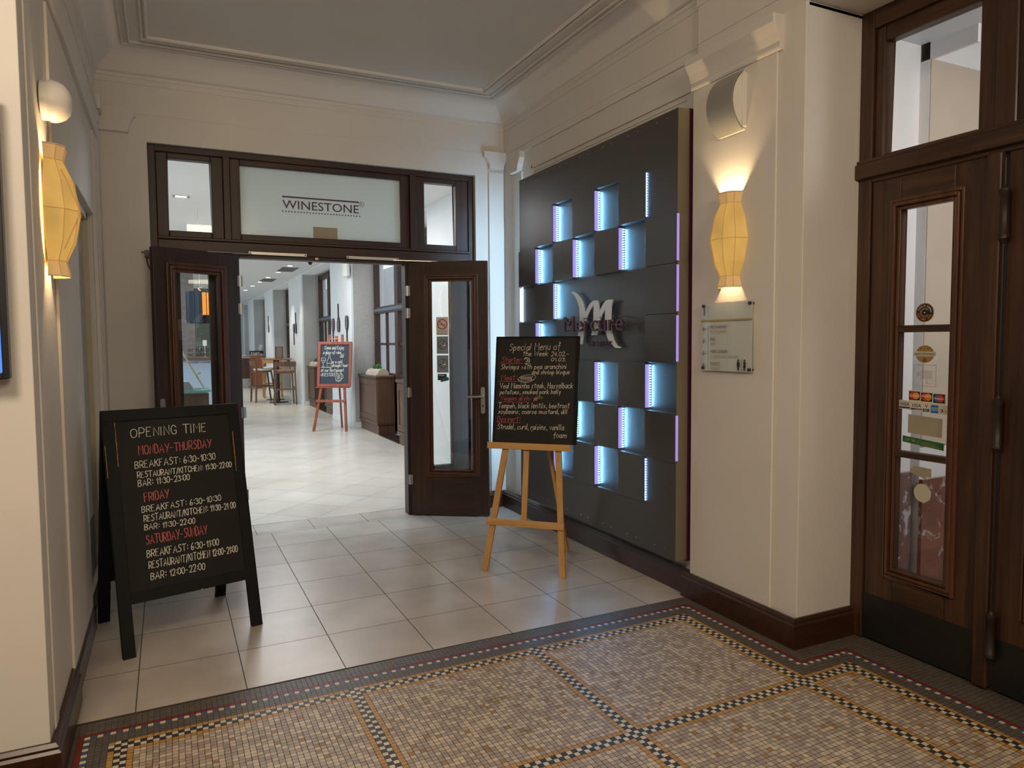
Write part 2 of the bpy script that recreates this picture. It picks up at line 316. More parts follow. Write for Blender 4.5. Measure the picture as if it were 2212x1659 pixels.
# grout bed + tiles of the hall
g = MB(); g.box(-1, 3.0, -.06, 3.0, 6.4, -.001); struct(g, 'floor', GROUT, 'dark grout bed under the square beige floor tiles of the hall')
t = MB(); gx = [-.613+i*.4445 for i in range(9)]; ys = [3.345, 3.782, 4.245, 4.708, 5.17, 5.633, 6.045]; e = .0022
for i in range(8):
    for a, b_ in zip(ys, ys[1:]):
        x0, x1 = gx[i]+e, gx[i+1]-e; x0 = max(x0, -.42)
        if x1 > x0: t.add([(x0, sh(x0, a+e), 0), (x1, sh(x1, a+e), 0), (x1, sh(x1, b_-e), 0), (x0, sh(x0, b_-e), 0)], [(0, 1, 2, 3)])
for i in range(8):   # threshold row, joints offset
    x0, x1 = -.308+i*.459+e, -.308+(i+1)*.459-e
    t.add([(x0, sh(x0, 6.045+e)+.06, 0), (x1, sh(x1, 6.045+e)+.06, 0), (x1, sh(x1, 6.385), 0), (x0, sh(x0, 6.385), 0)], [(0, 1, 2, 3)])
    t.add([(x0, sh(x0, 6.045+e), 0), (x1, sh(x1, 6.045+e), 0), (x1, sh(x1, 6.045-e)+.06, 0), (x0, sh(x0, 6.045-e)+.06, 0)], [(0, 1, 2, 3)])
struct(t, 'floor', TILE, 'large square beige stone tiles between mosaic and restaurant doors')
# restaurant floor : tiles laid diagonally
g = MB(); g.box(-4, 6.38, -.06, 4.2, 37, -.001); struct(g, 'floor', mat('grey_grout', (.26, .23, .19), .8))
t = MB(); s_ = .4625*math.sqrt(2)/1; hx = s_/2; ox, oy = .806, 7.07
def clip(poly, ax, lim, keep):
    out = []
    for i in range(len(poly)):
        p, q = poly[i], poly[(i+1) % len(poly)]; a = (p[ax]-lim)*keep >= 0; c = (q[ax]-lim)*keep >= 0
        if a: out.append(p)
        if a != c:
            k = (lim-p[ax])/(q[ax]-p[ax]); out.append((p[0]+(q[0]-p[0])*k, p[1]+(q[1]-p[1])*k))
    return out
for i in range(-14, 10):
    for j in range(-3, 100):
        cx = ox+i*hx; cyy = oy+j*hx
        if (i+j) % 2: continue
        h_ = hx-.003; poly = [(cx, cyy-h_), (cx+h_, cyy), (cx, cyy+h_), (cx-h_, cyy)]
        poly = clip(poly, 0, 2.80, -1); poly = clip(poly, 1, 6.40, 1) if poly else poly; poly = clip(poly, 1, 36.4, -1) if poly else poly
        if len(poly) > 2: t.add([(x, y, 0) for x, y in poly], [tuple(range(len(poly)))])
for j in range(66): t.add([(2.803, 6.4+j*.4625, 0), (3.5, 6.4+j*.4625, 0), (3.5, 6.858+j*.4625, 0), (2.803, 6.858+j*.4625, 0)], [(0, 1, 2, 3)])
struct(t, 'floor', RTILE, 'pale square tiles laid diagonally through the restaurant')
# mosaic
p = .0223; X0, V0 = -.365, 3.228
g = MB(); g.box(-3.2, -5.2, -.06, 3.3, 3.36, -.0012); struct(g, 'floor', MGROUT)
def moscol(i, r):
    """i column from red border on the left, r row down from the red border; returns material slot"""
    def band(k): return [0, 1, 10, 0, 0, 0, 4, 5, 5, 4][k] if k >= 0 else 0
    rt, rb = 137, 151                       # right red border above / below the pillar notch
    notch = r < 38
    L = rt if notch else rb
    if i < 0 or r < 0 or i > L: return 0
    if not notch and i > rt and r < 38: return 0
    # distance inside the border, allowing for the step around the pillar
    d = min(i, r, L-i)
    if i > rt-9 and not notch: d = min(i, max(r-38, 0) if i > rt else max(r-38, rt-i), L-i) if i > rt-9 else d
    if d == 0: return 1
    if d == 1: return 2 if (i+r) % 2 == 0 else 3
    if d <= 4: return 0
    cols = [(41+5+0, 4)]
    bi = None
    def inb(v, starts):
        for st in starts:
            if st <= v < st+4: return v-st
        return None
    kc = inb(i, (5, 46, 87, 129, 143)); kr = inb(r, (5, 43, 81, 119))
    if not notch and i > 132 and r >= 43 and kr is not None and r < 47: pass
    if kc is not None and kr is not None:
        ins = kc in (1, 2) or kr in (1, 2)
        return (2 if (i+r) % 2 else 5) if ins else 4
    k = kc if kc is not None else kr
    if k is not None: return 4 if k in (0, 3) else (2 if (i+r) % 2 else 5)
    q = random.random(); return 6 if q < .42 else (7 if q < .965 else 8)
t = MB(); gap = .0020
for r in range(-6, 160):
    for i in range(-2, 162):
        x0 = X0+i*p; y1 = V0-r*p+.0205*(x0-X0)
        if i < 0 and x0 < -.40: continue
        if y1 > 3.338+.0205*(x0-X0): continue
        if r < 30 and x0 > 2.80: continue
        if x0 > 3.22 or y1 < .0: continue
        jx = random.uniform(-.0004, .0004); jy = random.uniform(-.0004, .0004)
        a, b_ = x0+gap/2+jx, x0+p-gap/2+jx; c, d = y1-p+gap/2+jy, y1-gap/2+jy
        t.add([(a, c, 0), (b_, c, 0), (b_, d, 0), (a, d, 0)], [(0, 1, 2, 3)], moscol(i, r))
struct(t, 'floor', TS, 'old mosaic floor of small square stones with ochre and checked borders')
# hall ceiling and walls
c = MB(); c.box(-3.2, -5.2, ZC, 3.6, 6.5, ZC+.1); struct(c, 'ceiling', CEIL, 'flat cream ceiling with stepped mouldings')
path = [(-3.2, 2.92), (-.415, 2.92), (-.415, YB), (XR, YB), (XR, 3.372), (2.83, 3.372), (2.83, -5.2)]
c = MB(); c.sweep([(.0, 3.53), (.016, 3.535), (.03, 3.556), (.06, 3.592), (.095, 3.628), (.14, 3.668), (.185, 3.70)], path); struct(c, 'trim_1', CEIL, 'coved cornice between walls and ceiling', smooth=50)
c = MB(); c.sweep([(0, 3.468), (.006, 3.470), (.006, 3.508), (.013, 3.512), (.014, 3.535), (0, 3.537)], path, True)
c.sweep([(0, 3.258), (.004, 3.258), (.004, 3.266), (0, 3.267)], path, True); struct(c, 'trim_2', PLASTER, 'thin frieze bands below the cove')
c = MB()
for u, w in ((.19, .012), (.235, .012), (.315, .018), (.345, .022)):
    pp = [(-.415, -5), (-.415, YB), (XR, YB), (XR, -5)]
    c.sweep([(u, 3.702), (u, 3.688), (u+w*.5, 3.680), (u+w, 3.690), (u+w, 3.702)], pp, True)
struct(c, 'trim_3', CEIL, 'raised moulding lines around the ceiling field')
# back wall
w = MB(); w.box(-4, YB, 0, -.088, 6.40, ZC); w.box(2.573, YB, 0, 3.6, 6.40, ZC); w.box(-.088, YB, 3.059, 2.573, 6.40, ZC)
w.box(-.40, YB-.012, 0, -.225, YB, 3.12)
struct(w, 'wall_back', PLASTER, 'cream plaster wall around the restaurant doorway')
# left wall : pier, side, recess
w = MB(); w.box(-3.2, 2.92, 0, -.415, 3.3, ZC); w.box(-.75, 3.3, 0, -.415, 4.47, ZC); w.box(-.75, 4.47, 2.42, -.415, 5.62, ZC); w.box(-.75, 5.62, 0, -.43, YB+.1, ZC); w.box(-.75, 5.62, 3.0, -.415, YB+.1, ZC); w.box(-.42, 3.06, 3.0, -.392, 6.02, 3.22); w.box(-.42, 3.06, 3.20, -.385, 6.02, 3.245); w.box(-.75, 4.47, 0, -.50, 5.62, 2.42)
w.box(-.415, 3.02, .14, -.408, 3.10, 3.0); w.box(-.415, 3.56, .14, -.402, 4.40, 2.96); w.box(-.43, 5.68, 0, -.405, 5.75, 3.1); w.box(-.43, 5.80, 0, -.40, 5.84, 3.1); w.box(-.43, 5.90, 0, -.395, 6.08, 3.1)
struct(w, 'wall_left', PLASTER, 'cream plaster pier and wall on the left', bev=.006)
w = MB(); w.box(-3.3, -5.2, 0, -3.2, 2.93, ZC); struct(w, 'wall_left', PLASTER); w = MB(); w.box(-3.2, -5.3, 0, 3.3, -5.2, ZC); struct(w, 'wall_front', PLASTER)
# right wall : alcove, pillar, niche
w = MB(); w.box(XR, 3.36, 0, 3.25, YB+.05, ZC); w.box(2.83, 2.57, 3.15, 3.25, 3.372, ZC); w.box(2.83, -5.2, 3.172, 3.4, 2.57, ZC); w.box(2.815, 2.57, 0, 3.30, 3.372, 3.172); w.box(2.83, -5.2, 0, 3.3, 1.08, 3.172); w.box(3.34, 1.08, 3.16, 3.4, 2.7, 3.3)
struct(w, 'wall_right', PLASTER, 'cream plaster wall, pillar and door niche on the right', bev=.004)
w = MB(); w.box(2.80, 2.735, .14, 2.815, 3.374, 2.99); struct(w, 'trim_4', PLASTER, 'flat pilaster face carrying the wall lamp', bev=.006)
w = MB(); cp = [(2.83, 2.99), (2.795, 2.99), (2.788, 3.005), (2.795, 3.02), (2.79, 3.03), (2.775, 3.07), (2.748, 3.115), (2.745, 3.118), (2.745, 3.162), (2.83, 3.165)]
w.prism([(x, 2.71, z) for x, z in cp], (0, .675, 0)); struct(w, 'trim_5', PLASTER, 'moulded capital on top of the right pilaster', bev=.004)
w = MB()
for z0, z1, y0, y1 in ((3.02, 3.045, 3.46, 5.52), (.2, 3.045, 5.505, 5.53)): w.box(XR-.012, y0, z0, XR, y1, z1)
w.box(XR-.006, 3.5, 2.985, XR, 5.48, 3.0); w.box(XR-.014, 3.42, 3.195, XR, 5.95, 3.215); struct(w, 'trim_6', PLASTER, 'raised wall moulding framing the illuminated panel')
def capital(b, x0, x1, y1, dx, dy, za=3.12, zb=3.275):   # flared corner capital: band, taper, ledge
    h = zb-za; P = [(x0, za), (x0-dx*.08, za+h*.18), (x0-dx*.15, za+h*.30), (x0-dx*.75, za+h*.66), (x0-dx, za+h*.68), (x0-dx, zb), (x1+dx, zb), (x1+dx, za+h*.68), (x1+dx*.75, za+h*.66), (x1+dx*.15, za+h*.30), (x1+dx*.08, za+h*.18), (x1, za)]
    b.prism([(x, y1, z) for x, z in P], (0, -dy, 0))
w = MB(); capital(w, 2.70, 2.84, YB, .055, .055); w.box(2.70, YB-.02, .15, 2.85, YB, 3.10)
w.prism([(XR, 5.66+a, z) for a, z in ((.05, 3.04), (.045, 3.07), (.01, 3.14), (0, 3.145), (0, 3.205), (.26, 3.205), (.26, 3.145), (.25, 3.14), (.215, 3.07), (.21, 3.04))], (-.055, 0, 0))
w.box(XR-.015, 5.70, .15, XR, 5.86, 3.04); struct(w, 'trim_7', PLASTER, 'corner pilasters with flared capitals right of the doorway', bev=.006)
w = MB(); capital(w, -.40, -.205, YB, .048, .05, 3.105, 3.28); w.box(-.43, 5.86, 3.20, -.365, 6.0, 3.305); w.box(-.43, 5.89, 3.12, -.385, 5.98, 3.20); struct(w, 'trim_8', PLASTER, 'corner capital left of the doorway', bev=.005)
# baseboards
bp = [(0, 0), (.030, 0), (.030, .118), (.022, .128), (.022, .137), (.012, .15), (0, .15)]
b = MB(); b.sweep(bp, [(2.66, YB-.02), (XR-.025, YB-.02), (XR-.025, 3.40)], True)
struct(b, 'baseboard_right', BBM, 'dark mahogany skirting along the right wall')
b = MB(); b.sweep(bp, [(2.80, 3.42), (2.80, 2.572), (3.20, 2.572)], True); struct(b, 'baseboard_right', BBX, 'dark mahogany skirting around the right pillar')
b = MB(); b.sweep(bp, [(-2.5, 2.92), (-.410, 2.92), (-.410, 3.55)], True); b.sweep(bp, [(-.410, 3.55), (-.424, 3.551), (-.424, 4.46)][1:], True)
struct(b, 'baseboard_left', BBM, 'dark mahogany skirting around the left pier')
# patterned glass leaf in the left recess
rt_ = root('glass_side_door', 'narrow patterned glass door with pale frame in the left recess', 'door', (-.46, 4.5, 0), 0, kind='structure')
b = MB(); b.box(-.485, 4.50, .06, -.478, 5.5, 2.40); b.build('glass_panel', mat('grey_green_etched_glass', (.33, .34, .29), .3, var=.12, scale=9), rt_, world=1)
b = MB()
for z in [.5+k*.27 for k in range(7)]: b.prism([(-.477, 5.02+.10*math.cos(a), z+.07*math.sin(a)) for a in (0, R(90), R(180), R(270))], (.0006, 0, 0))
b.build('diamond_pattern', mat('etched_motif', (.26, .27, .23), .4), rt_, world=1)
b = MB(); b.box(-.49, 5.5, .02, -.45, 5.56, 2.42); b.box(-.49, 4.48, 2.37, -.45, 5.56, 2.42); b.box(-.49, 4.48, .0, -.46, 5.56, .06); b.build('frame', mat('pale_yellow_frame', (.55, .48, .33), .5), rt_, world=1)
b = MB(); b.box(-.476, 4.55, .06, -.472, 5.48, .42); b.build('kick_panel', mat('dark_steel_kick', (.06, .065, .06), .35, metal=.5), rt_, world=1)
# =================================================================== RESTAURANT DOORWAY
fr = root('door_frame', 'dark walnut doorway frame with three glass transoms', 'door frame', (1.24, 6.14, 0), kind='structure')
b = MB(); F0, F1 = 6.14, 6.25
for x0, x1 in ((-.086, -.035), (2.52, 2.571)): b.box(x0, F0, 0, x1, F1, 3.057)
for x0, x1 in ((.44, .49), (1.965, 2.02)): b.box(x0, F0-.012, 2.35, x1, F1, 3.02)
for x0, x1 in ((.49, .541), (1.911, 1.962)): b.box(x0, F0, 0, x1, F1, 2.27)
b.box(-.04, F0-.004, 3.01, 2.53, F1, 3.057, 1); b.box(-.035, F0-.008, 2.262, 2.52, F1, 2.35, 1); b.box(-.035, F0-.022, 2.352, 2.52, F1, 2.372, 1); b.box(.541, F0+.004, 2.232, 1.911, F1, 2.262, 1)
b.build('frame', [DW, DWH], fr, bev=.004, world=1)
for nm, x0, x1, a, c in (('left_sash', -.035, .44, .046, .351), ('middle_sash', .49, 1.965, .565, 1.889), ('right_sash', 2.02, 2.52, 2.104, 2.402)):
    b = MB(); b.frame(x0, 2.372, x1, 3.01, a, 2.422, c, 2.966, F0+.012, F1-.02, 0, 1); s0 = b.build('transom_sash', [DW, DWH], fr, bev=.006, world=1)
    b = MB(); b.box(a-.005, F0+.05, 2.417, c+.005, F0+.056, 2.971); b.build('pane', FROST if nm[0] == 'm' else GL, s0, world=1)
b = MB(); b.box(1.136, F0+.044, 2.423, 1.337, F0+.048, 2.52); b.build('backing_card', mat('beige_card', (.40, .33, .24), .6), fr, world=1)
lx = [(-1.24, -6.14)]
def W2(x, y, z): return (x-1.24, y-6.14, z)
b = MB(); b.box(.892, F0+.045, 2.745, 1.524, F0+.0485, 2.757); b.build('logo_rule', VIOL, fr, world=1)
b = MB()
for k in range(27): x = .889+k*.0245; b.box(x, F0+.045, 2.628, x+.0095, F0+.0485, 2.637)
b.build('logo_dots', VIOL, fr, world=1)
letters('WINESTONE', VIOL, fr, W2(.892, F0+.0475, 2.655), (1, 0, 0), (0, 0, 1), .632, .070, .001, off=.005)
letters('R', VIOL, fr, W2(1.540, F0+.0475, 2.725), (1, 0, 0), (0, 0, 1), .015, .022, .001)
b = MB(); b.lathe([(.019, 0), (.022, 0), (.022, .001), (.019, .001)], (1.548, F0+.046, 2.737), 24, 'y'); b.build('registered_ring', VIOL, fr, world=1)
for x0, x1, a, c in ((-.035, .49, .108, .315), (1.962, 2.52, 2.165, 2.352)):
    b = MB(); b.frame(x0, 0, x1, 2.262, a, .42, c, 2.105, F0+.03, F1-.02, 0, 1); s0 = b.build('sidelight', [DW, DWH], fr, bev=.004, world=1)
    b = MB(); b.box(a-.005, F0+.06, .415, c+.005, F0+.066, 2.11); b.build('pane', GL, s0, world=1)
for t_, z, h_, a, c in (('RESTAURACE', 1.488, .022, .150, .303), ('RESTAURANT', 1.452, .022, .150, .303), ('11:00 AM - 11:00 PM', 1.394, .012, .150, .303)): letters(t_, INK, fr, W2(a, F0+.0595, z), (1, 0, 0), (0, 0, 1), c-a, h_, .0004, off=.004)
# door closers on the head
for lab, x0, x1, arm in (('left', .611, 1.065, ((.64, 6.115, 2.262), (.30, 5.99, 2.252))), ('right', 1.393, 1.846, ((1.80, 6.115, 2.262), (2.17, 5.99, 2.252)))):
    rc = root('door_closer_rail', f'slim silver slide rail above the {lab} half of the open doorway', 'door closer', ((x0+x1)/2, 6.12, 2.27), group='door closer rails')
    b = MB(); b.box(x0, 6.105, 2.259, x1, 6.131, 2.282); b.build('rail', ALU, rc, bev=.002, world=1)
    for x in (x0+.012, x1-.012): b = MB(); b.cyl((x, 6.107, 2.270), (x, 6.103, 2.270), .006); b.build('end_screw', BLACKP, rc, world=1)
    b = MB(); b.bar(arm[0], arm[1], .022, .006, (0, 0, 1)); b.build('arm', STEEL, rc, world=1)
b = MB(); b.box(1.132, 6.118, 2.238, 1.162, 6.133, 2.258); tag(b.build('door_catch', mat('brass_catch', (.5, .36, .16), .35, metal=.8), bev=.003), 'small brass door catch under the head of the open doorway', 'catch')
# leaves
def leaf(nm, label, loc, rz, sg, w=.705, z1=2.25, gl=(.197, .567, .415, 2.08), mo=.055, V=DW, H=DWH, bars=(), pane=GLM, kick=0):
    rt = root(nm, label, 'door', loc, rz, kind='structure'); x = lambda a: a*sg
    b = MB(); b.frame(*sorted((x(0), x(w)))[:1], .012, sorted((x(0), x(w)))[1], z1, min(x(gl[0]), x(gl[1])), gl[2], max(x(gl[0]), x(gl[1])), gl[3], 0, .045, 0, 1); b.build('leaf_frame', [V, H], rt, bev=.004)
    a0, a1 = sorted((x(gl[0]), x(gl[1]))); b = MB()
    for k, dpt in ((mo, .012), (mo*.62, .018), (mo*.22, .008)): b.frame(a0-k, gl[2]-k, a1+k, gl[3]+k, a0-k+mo*.3, gl[2]-k+mo*.3, a1+k-mo*.3, gl[3]+k-mo*.3, -dpt, .004, 0, 1)
    b.build('glazing_moulding', [MOULD, MOULD], rt, bev=.004)
    b = MB(); b.box(a0-.004, .020, gl[2]-.004, a1+.004, .026, gl[3]+.004); b.build('pane', pane, rt)
    for za, zb in bars: b = MB(); b.box(a0, -.006, za, a1, .04, zb); b.build('glazing_bar', H, rt, bev=.006)
    if kick: b = MB(); b.box(min(x(0), x(w)), -.004, .014, max(x(0), x(w)), 0, kick); b.build('kick_plate', KICK, rt)
    return rt
def lever(rt, sg, hx_=.657):
    b = MB(); n = 20; w, h = .019, .098; pts = [(hx_*sg+w*math.cos(a)*1, -.009, 1.037+(h if math.sin(a) > 0 else -h)+w*math.sin(a)) for a in [2*math.pi*i/n for i in range(n)]]; b.prism(pts, (0, .009, 0)); hp = b.build('handle_plate', STEEL, rt, bev=.002)
    b = MB(); b.cyl((hx_*sg, -.009, 1.075), (hx_*sg, -.052, 1.075), .009); b.tube([(hx_*sg, -.05, 1.075), ((hx_-.03)*sg, -.058, 1.073), ((hx_-.125)*sg, -.055, 1.07)], .0095, 12); b.build('lever', STEEL, hp, smooth=40)
    b = MB(); b.cyl((hx_*sg, -.0095, .99), (hx_*sg, -.0105, .99), .007); b.box(hx_*sg-.003, -.0105, .975, hx_*sg+.003, -.0095, .99); b.build('keyhole', BLACKP, hp)
def hinges(rt, zs, x=-.012):
    for z in zs: b = MB(); b.cyl((x, -.004, z), (x, -.004, z+.09), .008); b.box(x-.022, -.003, z+.003, x+.022, .002, z+.087); b.build('hinge', STEEL, rt)
LA, RA = R(28.5), R(-33)
l1 = leaf('door_1', 'dark walnut glazed restaurant door leaf folded open on the left', (.535, 6.108, 0), LA, -1, w=.69, gl=(.182, .528, .415, 2.08), mo=.068); lever(l1, -1); hinges(l1, (2.0, 1.78, .95, .28), .006)
l2 = leaf('door_2', 'dark walnut glazed restaurant door leaf folded open on the right', (1.930, 6.112, 0), RA, 1); lever(l2, 1); hinges(l2, (1.955, 1.76, 1.06, .28), -.006)
# notices on the right leaf's glass (local x, z)
def on_glass(rt, nm, x0, z0, x1, z1, m_, label=None, y=.0195, d=.0008, par=None):
    b = MB(); b.box(x0, y-d, z0, x1, y, z1); o = b.build(nm, m_, par or rt)
    if label: o['label'] = label
    return o
n1 = on_glass(l2, 'no_smoking_notice', .243, 1.609, .350, 1.768, WNOTE, 'white notice with red no smoking ring')
def ring(par, cx, cz, r, w, m_, y, n=40, nm='ring', slash=None, wx=.008):
    b = MB(); b.lathe([(r-w, 0), (r, 0)], (cx, y, cz), n, 'y')
    if slash: a = R(slash); dx, dz = math.cos(a)*(r-w*.5), math.sin(a)*(r-w*.5); b.bar((cx-dx, y, cz-dz), (cx+dx, y, cz+dz), wx, .0004, (0, 1, 0))
    return b.build(nm, m_, par)
ring(n1, .297, 1.705, .046, .009, RED, .0183, slash=-45)
b = MB(); b.box(.272, .0184, 1.698, .325, .0186, 1.706); b.box(.262, .0184, 1.698, .270, .0186, 1.706, 0); b.build('cigarette', mat('faded_grey_ink', (.35, .33, .31), .6), n1)
letters('KOUŘENÍ', mat('grey_ink', (.16, .15, .15), .6), n1, (.258, .0184, 1.640), (1, 0, 0), (0, 0, 1), .08, .014, .0003, off=.004); letters('ZAKÁZÁNO', INK, n1, (.252, .0184, 1.618), (1, 0, 0), (0, 0, 1), .09, .014, .0003, off=.004)
for z0 in (1.446, 1.279):
    n2 = on_glass(l2, 'smoking_ban_card', .245, z0, .348, z0+.153, GREYP); n2['label'] = 'grey card with crossed cigarette ring'
    ring(n2, .297, z0+.080, .042, .0045, mat('maroon_ink', (.10, .025, .035), .5), .0183, slash=68, wx=.005)
    b = MB(); b.box(.287, .0184, z0+.068, .325, .0186, z0+.078); b.build('cigarette', WNOTE, n2); b = MB(); b.box(.268, .0184, z0+.068, .284, .0186, z0+.078); b.build('filter', INK, n2)
n3 = on_glass(l2, 'opening_card', .250, 1.212, .330, 1.268, DNOTE); b = MB(); b.box(.258, .0184, 1.252, .31, .0186, 1.258); b.build('print', WNOTE, n3)
b = MB(); b.prism([(.278, .0180, 1.195), (.352, .0180, 1.212), (.346, .0180, 1.242), (.274, .0180, 1.222)], (0, .0008, 0)); b.build('blue_card', mat('blue_card', (.045, .13, .20), .4), l2)
# magnetic contact + cable by the frame
rt_ = root('door_sensor', 'small black door contact with red cable beside the frame', 'sensor', (-.11, 6.09, 2.2)); b = MB(); b.box(-.128, 6.07, 2.20, -.092, 6.10, 2.255); b.box(-.15, 6.08, 2.235, -.128, 6.09, 2.245); b.build('contact', BLACKP, rt_, world=1)
b = MB(); b.tube([(-.115, 6.085, 2.2), (-.112, 6.08, 2.16), (-.10, 6.08, 2.125), (-.088, 6.09, 2.10)], .005); b.build('cable', mat('red_cable', (.16, .03, .02), .5), rt_, world=1)
# =================================================================== RIGHT HALL DOORS
df = root('door_frame', 'tall red-brown oak door frame with transom windows on the right', 'door frame', (3.2, 2.6, 0), R(-90), kind='structure')   # local x = 2.6-y
b = MB(); b.box(-.015, 0, 0, .10, .12, 3.17); b.box(1.395, 0, 0, 1.50, .12, 3.17); b.box(.10, 0, 3.08, 1.40, .12, 3.17, 1); b.box(-.02, -.03, 2.352, 1.50, .12, 2.425, 1); b.box(-.02, -.018, 2.425, 1.5, .0, 2.445, 1); b.box(.10, .0, 2.33, 1.40, .11, 2.36, 1)
b.box(.70, -.016, 2.425, .785, .12, 3.1); b.box(.665, 0, 2.425, .82, .12, 3.1); b.build('frame', [OWV, OWH], df, bev=.005)
for a, c in ((.10, .665), (.82, 1.395)):
    b = MB(); g0, g1 = (.151, .610) if a < .5 else (.835, 1.33); b.frame(a, 2.425, c, 3.08, g0, 2.462, g1, 3.006, .018, .085, 0, 1); s0 = b.build('transom_sash', [OWV, OWH], df, bev=.008)
    b = MB(); b.box(g0-.004, .045, 2.458, g1+.004, .051, 3.010); b.build('pane', GL, s0)
def hall_leaf(nm, label, y0): return leaf(nm, label, (3.212, y0, 0), R(-90), 1, .63, 2.335, (.155, .42, .408, 2.172), .05, OWV, OWH, ((1.58, 1.614), (.972, 1.003)), GL, .242)
d3 = hall_leaf('door_3', 'red-brown oak entrance door leaf with stickers on its glass', 2.497)
b = MB(); b.box(.57, -.028, .012, .635, 0, 2.335); b.build('cover_strip', OWV, d3, bev=.008)
d4 = hall_leaf('door_4', 'red-brown oak entrance door leaf at the right picture edge', 1.850)
for z0, z1 in ((1.965, 2.172), (1.078, 1.285), (.165, .352)):
    b = MB(); b.lathe([(0, z0-.022), (.008, z0-.018), (.010, z0-.008), (.021, z0), (.021, z0+.02), (.019, z0+.022), (.019, z1-.022), (.021, z1-.02), (.021, z1), (.010, z1+.008), (.008, z1+.018), (0, z1+.022)], (.0065, -.034, 0), 16); b.build('hinge', IRON, d4, smooth=50)
b = MB(); b.cyl((.0065, -.034, .36), (.0065, -.034, 2.3), .004); b.build('hinge_rod', IRON, d4)
# stickers on door_3 : local x = 2.497-y ; glass front y=.020
def disc(par, nm, cx, cz, r, m_, y, label=None, n=40, rz_=1.0):
    b = MB(); b.prism([(cx+r*math.cos(2*math.pi*i/n), y, cz+r*rz_*math.sin(2*math.pi*i/n)) for i in range(n)], (0, .0006, 0)); o = b.build(nm, m_, par)
    if label: o['label'] = label
    return o
def arc_text(par, s, cx, cz, r, h, a0, a1, m_, y, flip=False):
    for k, ch in enumerate(s):
        if ch == ' ': continue
        a = R(a0+(a1-a0)*k/(len(s)-1)); U = Vector((math.sin(a), 0, -math.cos(a))); V = Vector((math.cos(a), 0, math.sin(a)))
        if flip: U, V = -U, -V
        P = Vector((cx, y, cz))+Vector((math.cos(a), 0, math.sin(a)))*r-U*h*.32; letters(ch, m_, par, P, U, V, None, h, .0002, 'letter', off=.004)
q = disc(d3, 'award_sticker', 2.497-2.219, 1.672, .0455, COPPER, .0192, 'round black award sticker with copper rim'); disc(q, 'black_field', .278, 1.672, .0415, BLACKP, .0186)
b = MB(); b.lathe([(.014, 0), (.024, 0)], (.278, .0180, 1.672), 36, 'y', R(-20+360*0+50), R(330)); b.build('letter_c', mat('bronze_ink', (.22, .12, .05), .4), q)
disc(q, 'centre_dot', .278, 1.672, .003, WHT, .0178)
arc_text(q, 'PATRIOT GURMÁN', .278, 1.672, .0285, .007, 155, 10, WHT, .0180); arc_text(q, 'NOMINACE 2025', .278, 1.672, .0365, .009, 190, 340, ORANGE, .0180, True)
q = disc(d3, 'restaurant_seal', 2.497-2.213, 1.476, .046, TAN, .0192, 'gold brown round restaurant seal', rz_=.9); b = MB(); b.box(.229, .0186, 1.466, .339, .0192, 1.488); bb = b.build('banner', CREAM, q)
letters('GRAND RESTAURANT', INK, q, (.232, .0182, 1.470), (1, 0, 0), (0, 0, 1), .104, .013, .0003); letters('20', INK, q, (.258, .0182, 1.500), (1, 0, 0), (0, 0, 1), .010, .006, .0003); letters('19', INK, q, (.298, .0182, 1.500), (1, 0, 0), (0, 0, 1), .010, .006, .0003)
ring(q, .284, 1.448, .010, .0012, INK, .0184); b = MB()
for a in (90, 210, 330): b.bar((.284, .0184, 1.448), (.284+.009*math.cos(R(a)), .0184, 1.448+.009*math.sin(R(a))), .0022, .0004, (0, 1, 0))
b.build('star', INK, q)
cm = glass('etched_film', (.90, .88, .86), 1.3, .3, .14); x0 = .228
b = MB(); b.frame(x0, 1.322, x0+.115, 1.427, x0+.005, 1.327, x0+.110, 1.422, .0186, .0192); b.prism([(x0+.015, .0186, 1.395), (x0+.015, .0186, 1.362), (x0+.035, .0186, 1.374), (x0+.035, .0186, 1.384)], (0, .0006, 0)); b.box(x0+.038, .0186, 1.358, x0+.095, .0192, 1.398)
b.box(x0+.065, .0186, 1.335, x0+.07, .0192, 1.357); b.box(x0+.07, .0186, 1.335, x0+.095, .0192, 1.340); b.build('camera_sign', cm, d3)['label'] = 'pale etched camera sign'
b = MB(); b.prism([(.208, .0188, 1.250), (.392, .0188, 1.250-.008), (.392, .0188, 1.292), (.208, .0188, 1.302)], (0, .0006, 0)); q = b.build('card_stickers', CREAM, d3); q['label'] = 'upper row of payment card stickers'
for k, (ca, cb, tx) in enumerate(((RED, ORANGE, 'MasterCard'), (RED, ORANGE, 'MasterCard'), (BLUE, RED, 'Maestro'))):
    xx = .210+k*.061; dz = -k*.003; b = MB(); b.box(xx, .0182, 1.255+dz, xx+.055, .0188, 1.296+dz); e_ = b.build('card_mark', BLACKP, q)
    disc(q, 'disc', xx+.019, 1.276+dz, .0165, ca, .0178); disc(q, 'disc', xx+.036, 1.276+dz, .0165, cb, .0174)
    letters(tx, WHT, q, (xx+.005, .0170, 1.272+dz+(.005 if k == 1 else 0)), (1, 0, 0), (0, 0, 1), .045, .008, .0002, off=.006, shear=.2)
    if k == 1: letters('Electronic', INK, q, (xx+.008, .0170, 1.266+dz), (1, 0, 0), (0, 0, 1), .04, .006, .0002, off=.006, shear=.2)
b = MB(); b.prism([(.158, .0188, 1.208), (.412, .0188, 1.196), (.412, .0188, 1.238), (.158, .0188, 1.252)], (0, .0006, 0)); q = b.build('card_stickers', CREAM, d3); q['label'] = 'lower row of payment card stickers'
